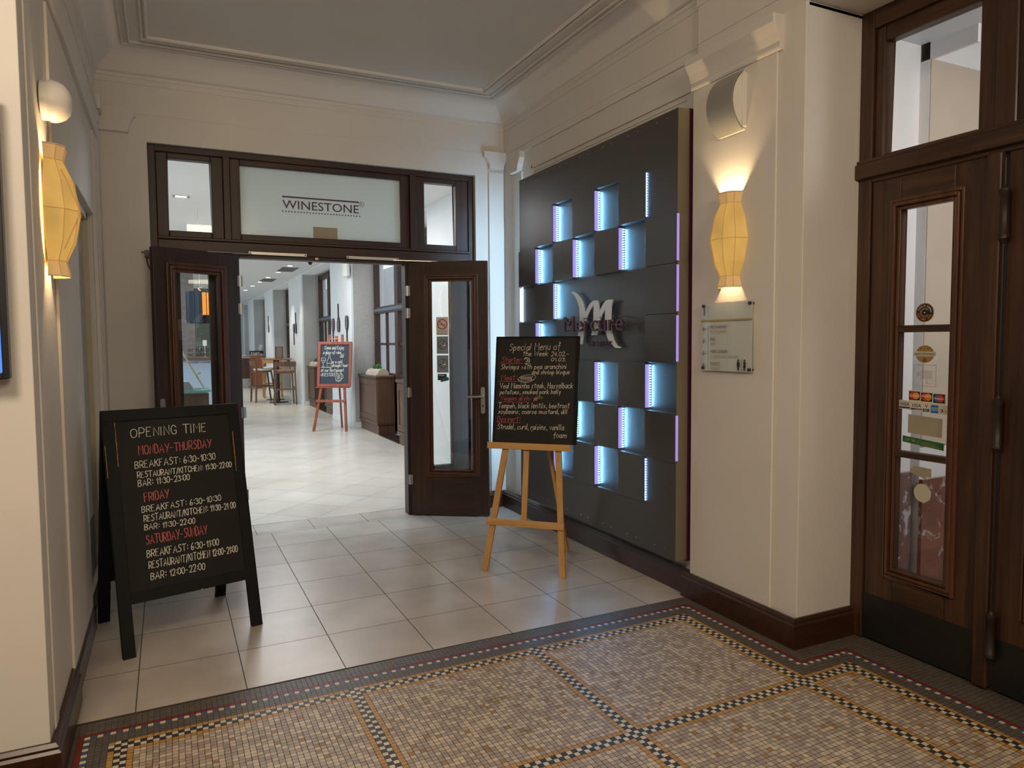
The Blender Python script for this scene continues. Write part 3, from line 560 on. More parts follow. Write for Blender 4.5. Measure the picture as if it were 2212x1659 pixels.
for k, tx in enumerate(('VISA', 'VISA')):
    xx = .160+k*.060; dz = -k*.003; letters(tx, NAVY, q, (xx+.006, .0184, 1.224+dz), (1, 0, 0), (0, 0, 1), .046, .017, .0003, off=.008, shear=.15); b = MB(); b.box(xx, .0183, 1.212+dz, xx+.055, .0187, 1.219+dz); b.build('blue_bar', NAVY, q)
letters('ELECTRON', WHT, q, (.243, .0180, 1.2105), (1, 0, 0), (0, 0, 1), .028, .004, .0002)
letters('V', NAVY, q, (.292, .0184, 1.222), (1, 0, 0), (0, 0, 1), .016, .016, .0003, off=.008, shear=.1); b = MB(); b.box(.281, .0183, 1.204, .313, .0187, 1.217); b.build('blue_bar', NAVY, q); letters('PAY', WHT, q, (.287, .0180, 1.207), (1, 0, 0), (0, 0, 1), .02, .007, .0002, off=.004)
b = MB(); b.box(.321, .0183, 1.200, .357, .0187, 1.238); b.build('blue_square', BLUE, q); letters('AMERICAN', WHT, q, (.324, .0180, 1.221), (1, 0, 0), (0, 0, 1), .031, .006, .0002); letters('EXPRESS', WHT, q, (.327, .0180, 1.212), (1, 0, 0), (0, 0, 1), .028, .006, .0002)
disc(q, 'disc', .373, 1.214, .0075, NAVY, .0182); disc(q, 'half_disc', .371, 1.214, .0045, CREAM, .0178); letters('Diners Club', INK, q, (.384, .0182, 1.213), (1, 0, 0), (0, 0, 1), .026, .004, .0002); letters('INTERNATIONAL', INK, q, (.384, .0182, 1.207), (1, 0, 0), (0, 0, 1), .026, .003, .0002)
b = MB(); b.prism([(.207, .0188, 1.095), (.377, .0188, 1.086), (.379, .0188, 1.176), (.208, .0188, 1.184)], (0, .0006, 0)); b.build('sticker_back', PAPER, d3)['label'] = 'plain beige back of a large sticker'
b = MB(); b.prism([(.181, .0188, 1.048), (.388, .0188, 1.028), (.389, .0188, 1.062), (.182, .0188, 1.078)], (0, .0006, 0)); q = b.build('green_sticker', GREEN, d3)
Ug = Vector((1, 0, -.09)).normalized(); letters('JSME', GOLD, q, (.192, .0182, 1.053), Ug, (0, 0, 1), .058, .016, .0003, off=.006); letters('BEZPEČNÁ', GOLD, q, (.290, .0182, 1.0525), Ug, (0, 0, 1), .058, .008, .0003, off=.004); letters('RESTAURACE.cz', GOLD, q, (.290, .0182, 1.041), Ug, (0, 0, 1), .085, .008, .0003, off=.004)
ring(q, .270, 1.054, .009, .001, GOLD, .0184); b = MB(); b.box(.256, .0182, 1.046, .2575, .0184, 1.064); b.box(.2825, .0182, 1.043, .284, .0184, 1.061); b.build('cutlery', GOLD, q)
b = MB(); b.prism([(.222, .0188, .905), (.305, .0188, .880), (.308, .0188, .892), (.332, .0188, .892), (.332, .0188, .934), (.240, .0188, .938), (.238, .0188, .925), (.228, .0188, .925)], (0, .0006, 0)); b.build('sticker_back', PAPER, d3)['label'] = 'two overlapping beige sticker backs'
disc(d3, 'round_sticker_back', .290, .812, .043, mat('pale_sticker_back', (.52, .50, .38), .6), .0188, 'pale round sticker back', rz_=1.03)
# vestibule behind the right doors
w = MB(); w.box(3.30, 2.604, 0, 3.70, 2.8, 3.12); w.box(3.70, 2.549, 0, 6.6, 2.8, 3.4); w.box(3.70, 2.3, 3.03, 3.72, 2.6, 3.4) ; w.box(6.6, .2, 0, 6.7, 2.8, 3.4)
struct(w, 'wall_right', mat('vestibule_white', (.80, .79, .79), .5, var=.02), 'white vestibule wall seen through the entrance doors')
w = MB(); w.box(3.702, 2.541, .96, 6.6, 2.549, 3.03); struct(w, 'wall_right', mat('tan_field', (.56, .47, .38), .6, var=.03), 'tan vestibule wall field')  # thin tan layer over the white wall
w = MB(); w.box(3.30, 2.585, 0, 3.69, 2.604, .80); w.box(3.3, 2.58, .80, 3.69, 2.604, .815, 0); struct(w, 'wall_right', MARG, 'grey red veined marble dado'); w = MB(); w.box(3.69, 2.52, 0, 6.6, 2.541, .78); struct(w, 'wall_right', MARB, 'red veined marble dado')
w = MB(); w.box(3.25, .1, -.06, 6.7, 2.7, -.002); struct(w, 'floor', mat('vestibule_stone', (.30, .27, .24), .4, var=.1)); w = MB(); w.box(3.3, .1, 3.12, 3.72, 2.7, 3.2); w.box(3.7, .1, 3.4, 6.7, 2.7, 3.5); struct(w, 'ceiling', mat('vestibule_ceiling', (.62, .65, .68), .6)); w = MB(); w.box(3.3, .1, 0, 6.7, .2, 3.5); struct(w, 'wall_right', RPLAST)
# =================================================================== ILLUMINATED PANEL
pn = root('illuminated_wall_panel', 'large anthracite checkered hotel sign panel with blue light strips', 'sign', (2.845, 4.46, .22))
yb = [3.41+.2977*i for i in range(8)]; zb = [2.90-.2977*k for k in range(10)]
def cell(j, k): return yb[j], yb[j+1], zb[k+1], zb[k]
tiles = {(1,1),(3,1),(5,1),(0,2),(2,2),(4,2),(6,2),(0,3),(5,3),(0,4),(6,4),(3,5),(1,5),(5,5),(0,6),(2,6),(4,6),(6,6),(1,7),(3,7),(5,7)}
holes = {(2,1),(4,1),(1,2),(3,2),(5,2),(6,3),(5,4),(0,5),(2,5),(4,5),(6,5),(1,6),(3,6),(5,6),(2,7),(4,7)}; logo = {(j, k) for j in (1, 2, 3, 4) for k in (3, 4)}
b = MB(); b.box(2.80, 3.405, .21, 2.845, 5.51, 2.905); b.build('purple_back_board', PURPLE, pn, world=1)
b = MB()
for k in range(9):
    for j in range(7):
        y0, y1, z0, z1 = cell(j, k)
        if (j, k) in holes: b.box(2.752, y0, z0, 2.80, y1, z1)
        elif (j, k) in logo: b.box(2.738, y0, z0, 2.80, y1, z1)
        else: b.box(2.72, y0, z0, 2.80, y1, z1)
b.build('front_board', PANEL, pn, world=1)
b = MB(); b.box(2.7205, 3.4045, .221, 2.80, 3.41, 2.90); b.build('end_edge', mat('sconce_lit_edge', (.19, .16, .105), .4), pn, world=1)  # sconce light on the grey board end, painted in as a tan tone
strips = []
for (j, k) in sorted(tiles):
    y0, y1, z0, z1 = cell(j, k); b = MB(); b.box(2.708, y0+.001, z0+.001, 2.719, y1-.001, z1-.001); b.build('tile', PANEL, pn, bev=.0015, world=1)
    nb = (j-1, k); d = 2.752 if nb in holes else 2.738 if nb in logo else 2.7195
    if nb == (-1, k): d = 2.732
    strips.append((y0, z0, z1, d, nb in holes or nb in logo))
for y0, z0, z1, d, deep in strips:
    b = MB(); yy = y0-.0012 if y0 > 3.5 else 3.4035; b.add([(2.712, yy, z0+.012), (d-(.006 if deep else .001), yy, z0+.012), (d-(.006 if deep else .001), yy, z1-.012), (2.712, yy, z1-.012)], [(0, 1, 2, 3)]); st = b.build('light_strip', LEDL, pn, world=1)
    if y0 < 3.5: continue
    b = MB(); n = 17
    for i in range(n):
        z = z0+.02+(z1-z0-.04)*i/(n-1); b.box(d-.0045, yy-.004, z-.0024, d-.001, yy-.0005, z+.0024)
    b.build('light_dots', LEDD, st, world=1)
    if deep: l = area('led_strip', (d-.017, yy-.001, (z0+z1)/2), (d-.017, yy-1, (z0+z1)/2), .006, .5, (.20, .58, 1), .26); l.data.spread = R(125)
b = MB(); b.box(2.802, 5.512, .3, 2.84, 5.518, 2.85); b.build('end_light_strip', LEDW, pn, world=1)
for k in (1, 3, 5, 7):
    b = MB(); z0, z1 = zb[k+1], zb[k]; b.box(2.73, 5.508, z0+.01, 2.79, 5.512, z1-.01); b.build('edge_light', emis('edge_glow', (.55, .78, 1), 4) if k == 1 else D.materials['edge_glow'], pn, world=1)
for zz in (2.866, .27):
    for i in range(7):
        for dy in (-.05, .05):
            y = yb[i]+.1488+dy; b = MB(); b.cyl((2.7215, y, zz), (2.7175, y, zz), .0045, 8); b.build('screw', STEEL, pn, world=1)
M_ = [(4.608,1.912),(4.566,1.91),(4.513,1.889),(4.469,1.86),(4.44,1.832),(4.415,1.777),(4.41,1.748),(4.354,1.805),(4.322,1.823),(4.294,1.831),(4.25,1.83),(4.234,1.819),(4.226,1.798),(4.222,1.755),(4.189,1.786),(4.162,1.81),(4.136,1.823),(4.104,1.828),(4.056,1.825),(4.072,1.773),(4.078,1.702),(4.076,1.652),(4.068,1.613),(4.042,1.556),(4.002,1.517),(3.955,1.507),(3.964,1.501),(4.02,1.501),(4.071,1.524),(4.116,1.564),(4.146,1.618),(4.152,1.705),(4.149,1.766),(4.179,1.735),(4.206,1.706),(4.233,1.634),(4.248,1.59),(4.326,1.59),(4.308,1.636),(4.298,1.709),(4.294,1.8),(4.34,1.767),(4.375,1.727),(4.408,1.66),(4.426,1.6),(4.448,1.526),(4.5,1.526),(4.511,1.585),(4.492,1.643),(4.484,1.715),(4.491,1.792),(4.521,1.843),(4.559,1.884)]
b = MB(); b.prism([(2.70, y, z) for y, z in M_], (.006, 0, 0)); b.build('emblem', MSILV, pn, world=1)['label'] = 'silver letter emblem'
b = MB()
for y in (4.5, 4.3, 4.1): b.cyl((2.712, y, 1.66), (2.742, y, 1.66), .008)
b.build('emblem_standoff', STEEL, pn, world=1)
pl = lambda x, y, z: (x-2.845, y-4.46, z-.22)
letters('Mercure', LETP, pn, pl(2.665, 4.636, 1.615), (0, -1, 0), (0, 0, 1), .775, .112, .014, off=0)
letters('HOTELS', LETP, pn, pl(2.70, 4.335, 1.510), (0, -1, 0), (0, 0, 1), .275, .038, .010, off=.004)
for z in (1.71, 1.672, 1.625):
    for y in (4.62, 4.38, 4.17, 3.93):
        b = MB(); b.cyl((2.668, y, z), (2.742, y, z), .0035, 8); b.build('letter_pin', STEEL, pn, world=1)
# =================================================================== WALL LAMPS
def sconce(label, loc, rz, group='parchment wall sconces'):
    """local: wall plane x=0, lamp bulges to -x, width along y"""
    rt = root('wall_sconce', label, 'wall lamp', loc, rz, group)
    prof = [(.250, .081, .075), (.195, .065, .062), (.12, .098, .096), (0, .122, .116), (-.12, .096, .094), (-.195, .062, .060), (-.255, .079, .073)]
    rings = []
    for z, w, d in prof: rings.append([(-d*math.sin(R(a)), w*math.cos(R(a)), z) for a in (0, 35, 68, 112, 145, 180)])
    def sk(a, b_):
        m_ = MB()
        for r_, q_ in zip(rings[a:b_], rings[a+1:b_+1]):
            for i in range(5): m_.add([r_[i], r_[i+1], q_[i+1], q_[i]], [(0, 1, 2, 3)])
        return m_
    for a, b_, nm, mm in ((0, 1, 'upper_neck', SHADE2), (1, 5, 'shade', SHADE), (5, 6, 'lower_neck', SHADE2)):
        o = sk(a, b_).build(nm, mm, rt); so = o.modifiers.new('s', 'SOLIDIFY'); so.thickness = .003
    b = MB()
    for i in range(1, 5): b.tube([Vector(r_[i])*1.004 for r_ in rings], .0016, 6)
    for r_ in (rings[1], rings[3], rings[5]): b.tube([Vector(v)*1.004 for v in r_], .0015, 6)
    b.build('ribs', SEAM, rt)
    for r_ in (rings[0], rings[-1]): b = MB(); b.tube(r_, .003, 6); b.build('rim', mat('pale_rim', (.75, .6, .42), .5) if 'pale_rim' not in D.materials else D.materials['pale_rim'], rt)
    b = MB(); pk = lambda a, w, d, z: (-d*math.sin(R(a))-.003, w*math.cos(R(a)), z); b.tube([pk(40, .086, .084, .155), pk(70, .122, .117, 0), pk(40, .086, .084, -.15)], .0028, 6); b.build('fold_seam', SEAM, rt)
    b = MB(); b.box(-.01, -.05, -.2, 0, .05, .2); b.build('back_plate', WHITEP, rt)
    for k in (1, -1): b = MB(); b.lathe([(0, .10*k), (.016, .09*k), (.02, .07*k), (.012, .05*k), (.012, .02*k), (0, .02*k)], (-.036, 0, 0), 12); b.build('bulb', emis('bulb_glow', (1, .75, .4), 3) if 'bulb_glow' not in D.materials else D.materials['bulb_glow'], rt)
    return rt
sconce('lit parchment wall sconce on the right pilaster above the direction sign', (2.80, 3.045, 2.093), 0)
sconce('lit parchment wall sconce on the left wall below the white dome', (-.405, 3.37, 2.075), R(180))
for x, y, z, pw in ((2.752, 3.045, 2.245, 18), (2.752, 3.045, 1.94, 4.5), (-.355, 3.37, 2.227, 5), (-.355, 3.37, 1.922, 5)): point('sconce_bulb', (x, y, z), pw, (1, .70, .38), .02)
# half-cylinder metal uplighter
ul = root('metal_wall_light', 'grey curved metal wall light under the right capital', 'wall lamp', (2.80, 3.045, 2.815))
def arcp(r, cx, n=14, h=.157): return [(cx-(math.sqrt(r*r-z*z)-math.sqrt(r*r-h*h)), z) for z in [-h+2*h*i/n for i in range(n+1)]]
o1 = arcp(.19, -.018); b = MB(); P = [(x, z) for x, z in o1]+[(x+.004, z) for x, z in reversed(o1)]; b.prism([(x, -.098, z) for x, z in P], (0, .196, 0)); b.build('curved_shell', GREYM, ul, smooth=30)
i1 = arcp(.19, -.004); b = MB(); b.prism([(x, -.094, z) for x, z in i1], (0, .188, 0)); b.build('inner_body', WHITEP, ul)
b = MB(); b.box(-.03, -.105, -.14, 0, .105, .14); b.build('wall_box', WHITEP, ul, bev=.003)
dm = root('dome_wall_light', 'round white dome fitting on the left wall above the sconce', 'wall lamp', (-.409, 3.36, 2.50)); bb = MB(); bb.lathe([(0, 0), (.074, 0), (.074, .026), (.0, .026)], n=32, axis='x'); bb.build('base_ring', WHITEP, dm, smooth=40)
bb = MB(); bb.lathe([(0, .024), (.078, .026), (.080, .038), (.076, .058), (.065, .079), (.046, .094), (.024, .102), (0, .104)], n=32, axis='x'); bb.build('dome', WHITEP, dm, smooth=40)
# direction sign
sg = root('direction_sign', 'glass direction sign with purple texts on steel standoffs', 'sign', (2.80, 3.252, 1.373), R(-90))   # local x = 3.252-y, local y depth
b = MB(); b.box(0, -.030, 0, .400, -.022, .390); b.build('glass_plate', GL, sg)
b = MB(); b.box(.0, -.0215, .004, .392, -.0205, .384); b.build('film', mat('pale_green_film', (.74, .79, .73), .35), sg)
for x, z in ((.016, .370), (.378, .370), (.016, .018), (.378, .018)): b = MB(); b.cyl((x, -.034, z), (x, -.019, z), .0085); b.cyl((x, -.019, z), (x, 0, z), .006); b.build('standoff', mat('dark_bolt', (.10, .085, .075), .35, metal=.8) if 'dark_bolt' not in D.materials else D.materials['dark_bolt'], sg, smooth=40)
b = MB(); b.box(0, -.0312, .283, .398, -.0304, .291); b.build('gold_line', GOLD, sg)
b = MB(); b.box(.059, -.0312, .306, .0605, -.0304, .372); b.box(.059, -.0312, .012, .0605, -.0304, .262); b.build('grey_lines', mat('grey_line', (.17, .16, .18), .5), sg)
T = lambda s, m_, x, z, w, h: letters(s, m_, sg, (x, -.0306, z), (1, 0, 0), (0, 0, 1), w, h, .0005)
T('1', VIOL, .022, .316, None, .050)
for s1, s2, z, w1, w2 in (('RESTAURANT', 'RESTAURACE', .243, .132, .13), ('BAR', 'BAR', .175, .04, .04), ('WEB CORNER', 'INTERNETOVÝ KOUTEK', .105, .14, .225), ('TOILETS', 'TOALETY', .036, .078, .086)):
    T(s1, mat('plum_ink', (.12, .09, .12), .5) if 'plum_ink' not in D.materials else D.materials['plum_ink'], .078, z, w1, .0165); T(s2, mat('pale_gold_ink', (.40, .35, .20), .5) if 'pale_gold_ink' not in D.materials else D.materials['pale_gold_ink'], .078, z-.026, w2, .0165)
    b = MB(); zz = z-.004; Y = -.0308
    for p_, q_ in (((.014, zz), (.044, zz)), ((.014, zz), (.027, zz+.014)), ((.014, zz), (.027, zz-.014))): b.bar((p_[0], Y, p_[1]), (q_[0], Y, q_[1]), .0026, .0006, (0, 1, 0))
    b.build('arrow', NAVY, sg)
def figure(x, wom):
    b = MB(); n = 14; b.prism([(x+.006*math.cos(2*math.pi*i/n), -.0312, .066+.006*math.sin(2*math.pi*i/n)) for i in range(n)], (0, .0008, 0))
    if wom: b.prism([(x-.009, -.0312, .058), (x+.009, -.0312, .058), (x+.006, -.0312, .042), (x+.011, -.0312, .028), (x-.011, -.0312, .028), (x-.006, -.0312, .042)], (0, .0008, 0))
    else: b.box(x-.010, -.0312, .030, x+.010, -.0304, .058)
    b.box(x-.006, -.0312, .012, x-.001, -.0304, .03); b.box(x+.001, -.0312, .012, x+.006, -.0304, .03); b.build('toilet_figure', INK, sg)
figure(.300, 0); figure(.346, 1); b = MB(); b.box(.3225, -.0312, .008, .3238, -.0304, .074); b.build('divider', INK, sg)
# television at the left picture edge
tv = root('television', 'flat black television with blue screen at the left edge', 'television', (-1.252, 2.875, 1.44)); b = MB(); b.frame(-.785, 0, .785, .93, -.765, .02, .765, .91, -.045, -.005); b.box(-.78, -.03, .005, .78, 0, .925); b.build('bezel', BLACKP, tv, bev=.003)
b = MB(); b.box(-.765, -.036, .02, .765, -.031, .91); b.build('screen', emis('blue_screen', (.06, .22, .75), 1.0), tv); b = MB(); b.box(-.2, 0, .3, .2, .04, .6); b.build('wall_bracket', BLACKP, tv)
# =================================================================== SANDWICH BOARD
def surface(lean, base=0):
    k = 1/math.sqrt(1+lean*lean)
    return lambda u, v, l=0: (u, lean*k*v-k*l-base, k*v+lean*k*l)
sb = root('sandwich_board', 'black A-frame chalkboard with opening times on the tiled floor', 'sandwich board', (-.247, 3.921, 0), R(14.34))
sf = surface(.25)
def slab(b, u0, v0, u1, v1, t, sf, mi=0, off=0):
    b.add([sf(u, v, off) for u, v in ((u0, v0), (u1, v0), (u1, v1), (u0, v1))]+[sf(u, v, off-t) for u, v in ((u0, v0), (u1, v0), (u1, v1), (u0, v1))], [(0, 1, 2, 3), (7, 6, 5, 4), (1, 0, 4, 5), (2, 1, 5, 6), (3, 2, 6, 7), (0, 3, 7, 4)], mi)
def side(sf, front=True):
    nm = 'front' if front else 'rear'; out = []
    for u0 in (.006, .640): b = MB(); slab(b, u0, 0, u0+.058, 1.242, .030, sf); out.append(b.build('leg', BLK, sb, bev=.002))
    b = MB(); slab(b, .006, 1.186, .698, 1.243, .030, sf, off=.002); b.build('top_rail', BLK, sb, bev=.002)
    b = MB(); slab(b, .062, .256, .642, .312, .026, sf, off=-.002); b.build('bottom_rail', BLK, sb, bev=.002)
    b = MB(); slab(b, .060, .305, .644, 1.19, .006, sf, off=-.008); return b.build('writing_panel', BLKB if front else BLK, sb)
fp = side(sf)
k_ = 1/math.sqrt(1+.0625)
sfr = lambda u, v, l=0: (u, .638-(.25*k_*v)+k_*l, k_*v+.25*k_*l)
rp = side(sfr, False)
for u in (.1, .6): b = MB(); b.box(u-.03, .300, 1.150, u+.03, .338, 1.158); b.build('hinge', STEEL, sb)
b = MB(); b.tube([(.08, .17, .62), (.08, .47, .60)], .003); b.build('chain', STEEL, sb)
b = MB(); b.lathe([(0, 0), (.006, .003), (.004, .012), (0, .012)], sf(.40, .25, .006), 10); b.build('latch_knob', mat('brass_knob', (.55, .4, .2), .4, metal=.6), sb)
for x0, z0, x1, z1, w in ((.063, 1.179, .062, .953, .006), (.010, 1.065, .010, .90, .005), (.652, 1.081, .648, .860, .006)): b = MB(); ribbon(b, [(x0+(x1-x0)*t/29+random.uniform(-.0012, .0012), z0+(z1-z0)*t/29) for t in range(30)], w*random.uniform(.45, .7), sf, .0026); b.build('worn_edge', WORN, sb)
sfp = lambda u, v, l=0: sf(u, v, l-.008)
for tx, c_, x0, z0, x1, z1, h_ in [('OPENING TIME','w',.133,1.096,.514,1.098,.047),('MONDAY-THURSDAY','r',.164,1.004,.532,1.006,.045),('BREAKFAST: 6:30-10:30','w',.140,.934,.544,.937,.036),('RESTAURANT/KITCHEN: 11:30-22:00','w',.147,.883,.627,.885,.030),('BAR: 11:30-23:00','w',.147,.839,.399,.842,.032),('FRIDAY','r',.170,.757,.290,.763,.043),('BREAKFAST: 6:30-10:30','w',.152,.703,.550,.708,.031),('RESTAURANT/KITCHEN: 11:30-21 00','w',.158,.654,.624,.656,.033),('BAR: 11:30-22:00','w',.157,.612,.403,.606,.029),('SATURDAY-SUNDAY','r',.159,.538,.461,.541,.046),('BREAKFAST: 6:30-11:00','w',.156,.473,.513,.470,.036),('RESTAURANT/KITCHEN 12:00-21:00','w',.160,.415,.608,.415,.036),('BAR: 12:00-22:00','w',.164,.357,.429,.356,.034)]:
    o = chalk(tx, CHW if c_ == 'w' else CHR, fp, sfp, x0, z0, x1, z1, h_, .0034 if c_ == 'w' else .004, .06)
    o['label'] = ('red' if c_ == 'r' else 'white')+' chalk line'
# =================================================================== EASEL WITH MENU BOARD
ea = root('easel', 'pale beech display easel standing before the illuminated panel', 'easel', (1.889, 4.389, 0), R(-44.18)); se = surface(.15)
def legbar(b, p, q, w, t, sf): b.bar(sf(*p, -.012), sf(*q, -.012), t, w, (1, 0, 0))
for p_, q_ in (((.0, 0), (.205, 1.50)), ((.544, 0), (.44, 1.50))):
    b = MB(); P = [p_, q_]; d_ = Vector((q_[0]-p_[0], q_[1]-p_[1])).normalized(); n_ = Vector((d_.y, -d_.x))*.021
    c4 = [Vector(p_)-n_, Vector(p_)+n_, Vector(q_)+n_, Vector(q_)-n_]; b.add([se(x, v, 0) for x, v in c4]+[se(x, v, -.024) for x, v in c4], [(0, 1, 2, 3), (7, 6, 5, 4), (1, 0, 4, 5), (2, 1, 5, 6), (3, 2, 6, 7), (0, 3, 7, 4)]); b.build('front_leg', BEECH, ea, bev=.003)
b = MB(); slab(b, .245, .335, .283, 1.46, .02, se, off=-.004); b.build('centre_strut', BEECH, ea, bev=.002)
b = MB(); slab(b, .006, .312, .548, .358, .020, se, off=.020); b.build('cross_bar', BEECHX, ea, bev=.003)
b = MB(); slab(b, -.008, .828, .578, .872, .022, se, off=.028); slab(b, .03, .832, .55, .845, .03, se, off=.006); b.build('ledge', BEECHX, ea, bev=.004)
b = MB(); b.bar((.30, .225, 1.36), (.424, .613, 0), .042, .022, (1, 0, 0)); b.build('rear_leg', BEECH, ea, bev=.003)
b = MB(); slab(b, .17, 1.40, .47, 1.44, .02, se, off=-.026); b.build('top_bar', BEECHX, ea, bev=.003)
b = MB(); b.cyl((.31, .20, .95), (.31, .10, .95), .004, 8); b.build('stay', STEEL, ea)
mb_ = root('menu_board', 'black menu chalkboard with the weekly special resting on the beech easel', 'chalkboard', (1.889, 4.389, 0), R(-44.18))
b = MB(); slab(b, .035, .872, .597, 1.593, .009, se, off=.012); pan = b.build('writing_panel', MENUB, mb_)
b = MB()
for u0, v0, u1, v1 in ((.024, .872, .036, 1.598), (.588, .872, .612, 1.598), (.024, 1.586, .612, 1.598)): slab(b, u0, v0, u1, v1, .022, se, off=.015)
b.build('frame', BLK, mb_, bev=.001)
sm = lambda u, v, l=0: se(u, v, l+.012)
for tx, c_, x0, z0, x1, z1, h_ in [('Special Menu of','w',.119,1.504,.479,1.507,.048),('the Week','w',.219,1.466,.393,1.466,.033),('24.02.-','w',.419,1.463,.541,1.464,.028),('01.03.','w',.420,1.430,.521,1.429,.023),('Starter:','r',.068,1.421,.215,1.424,.035),('Shrimps with pea aranchini','w',.064,1.372,.527,1.379,.034),('and shrimp bisque','w',.289,1.340,.548,1.343,.029),('Meat:','r',.071,1.297,.180,1.301,.035),('Veal Maminha steak, Hasselback','w',.062,1.241,.574,1.249,.038),('potatoes, smoked pork belly','w',.065,1.201,.492,1.210,.030),('Vegan dish:','r',.070,1.158,.285,1.162,.031),('Tempeh, black lentils, beetroot','w',.056,1.105,.556,1.116,.035),('soybeans, coarse mustard, dill','w',.058,1.067,.542,1.077,.030),('Dessert:','r',.053,1.014,.216,1.018,.036),('Strudel, curd, raisins, vanilla','w',.056,.962,.523,.969,.036),('foam','w',.453,.917,.542,.918,.036)]:
    o = chalk(tx, CHW if c_ == 'w' else CHR, pan, sm, x0, z0, x1, z1, h_, .0030, .16)
    o['label'] = ('red' if c_ == 'r' else 'white')+' chalk line'
wav = lambda x0, x1, z, n=9: [(x0+(x1-x0)*i/n, z+.0015*(-1)**i) for i in range(n+1)]
doodle([wav(.056, .222, 1.413), wav(.052, .185, 1.289), wav(.053, .273, 1.148), wav(.054, .219, 1.008)], CHR, pan, sm, .0025, 'chalk_underlines')
ell = lambda cx, cz, rx, rz, a0=0, a1=360, n=18: [(cx+rx*math.cos(R(a0+(a1-a0)*i/n)), cz+rz*math.sin(R(a0+(a1-a0)*i/n))) for i in range(n+1)]
doodle([ell(.248, 1.432, .021, .022, 150, -120), ell(.244, 1.437, .010, .010, 160, -100), [(.230, 1.444), (.238, 1.450)], [(.236, 1.412), (.248, 1.416), (.252, 1.424)], [(.262, 1.443), (.254, 1.438)], [(.266, 1.430), (.256, 1.430)]], CHW, pan, sm, .003, 'shrimp_drawing')
doodle([[(.19, 1.304), (.205, 1.32), (.24, 1.332), (.285, 1.336), (.312, 1.33), (.314, 1.318), (.30, 1.304), (.27, 1.296), (.24, 1.290), (.21, 1.296), (.19, 1.304)], [(.19, 1.304), (.2, 1.292), (.24, 1.281), (.28, 1.29), (.305, 1.302)]]+[[(.21+.012*i, 1.306), (.222+.012*i, 1.326)] for i in range(7)]+[[(.205+.012*i, 1.32), (.222+.012*i, 1.300)] for i in range(7)], CHW, pan, sm, .0022, 'steak_drawing')
doodle([ell(.322, 1.172, .012, .010), ell(.322, 1.172, .008, .006), ell(.321, 1.172, .004, .003), [(.313, 1.166), (.307, 1.158)]], CHR, pan, sm, .004, 'beet_drawing'); doodle([[(.330, 1.178), (.334, 1.19), (.328, 1.20)], [(.332, 1.18), (.35, 1.186), (.345, 1.196)], [(.332, 1.178), (.352, 1.176), (.371, 1.181), (.35, 1.19), (.34, 1.182)]], CHG, pan, sm, .003, 'leaf_drawing')
# =================================================================== RESTAURANT SHELL
piers = [(6.40, 8.75), (12.95, 14.75), (18.20, 20.25), (23.60, 25.55), (29.2, 31.0), (33.2, 36.4)]
w = MB()
for a, c in piers:
    w.box(3.03, a, 0, 3.62, c, 3.3); w.box(3.018, a, 0, 3.03, (a+c)/2-.06, 3.252); w.box(3.018, (a+c)/2-.05, 0, 3.03, c, 3.252); w.box(3.01, a-.01, 0, 3.62, c+.01, .10)
w.box(3.55, 6.4, 3.2, 3.65, 36.4, 3.5); struct(w, 'wall_right', RPLAST, 'white piers between the restaurant windows', bev=.004)
w = MB()
for a, c in piers: w.box(3.055, a-.004, .10, 3.55, a-.0005, 3.215)
struct(w, 'wall_right', RGREY, 'grey papered window reveals')
w = MB(); w.box(-3.3, 6.4, 0, -3.2, 36.4, 3.5); w.box(-3.3, 36.4, 0, 3.7, 36.5, 3.5); struct(w, 'wall_back', RPLAST)
w = MB(); w.box(-3.3, 6.4, 3.25, 3.03, 36.5, 3.35); w.box(3.03, 6.4, 3.222, 3.62, 36.5, 3.34); struct(w, 'ceiling', mat('restaurant_ceiling', (.80, .80, .79), .6))
for wi, (a, c) in enumerate([(8.75, 12.95), (14.75, 18.20), (20.25, 23.60), (25.55, 29.2), (31.0, 33.2)]):
    rt = root(f'window_{wi+1}', f'dark wood framed restaurant window in bay {("nearest the doorway", "behind the red easel", "behind the bar table", "beyond the counter", "at the far end")[wi]}', 'window', (3.45, (a+c)/2, 0), kind='structure')
    b = MB(); n = max(2, int((c-a)/1.05)); st = (c-a)/n; ysn = [a+st*i for i in range(n+1)]
    for y in ysn: b.box(3.43, max(a, y-.09), .9, 3.52, min(c, y+.09), 3.2)
    b.box(3.44, a, 3.08, 3.52, c, 3.2); b.box(3.425, a, 2.06, 3.52, c, 2.18); b.box(3.44, a, .9, 3.52, c, 1.02); b.build('window_frame', DW, rt, bev=.006, world=1)
    b = MB(); b.box(3.50, a-.01, 0, 3.56, c+.01, .92); b.build('apron_panel', DW, rt, world=1)
    b = MB(); b.box(3.42, a+.05, 2.10, 3.427, c-.05, 2.15); b.build('sky_lit_strip', mat('sky_lit_rail_blue', (.09, .12, .16), .5) if 'sky_lit_rail_blue' not in D.materials else D.materials['sky_lit_rail_blue'], rt, world=1)  # sky light caught by the rail, painted as a blue strip
    b = MB()
    for y in ysn[:-1]: b.box(3.455, y+st/2-.02, 1.0, 3.50, y+st/2+.02, 2.08); b.box(3.455, y+.05, 1.50, 3.50, y+st-.05, 1.54)
    b.build('muntins', DW, rt, world=1)
    b = MB(); b.box(3.475, a, 1.0, 3.481, c, 3.1); b.build('pane', GL, rt, world=1)
w = MB(); w.box(7.2, 6.6, -1, 7.3, 40, 4.2); struct(w, 'wall_right', mat('courtyard_render', (.40, .41, .41), .8, var=.1, scale=1.5), 'pale courtyard wall outside the restaurant windows')
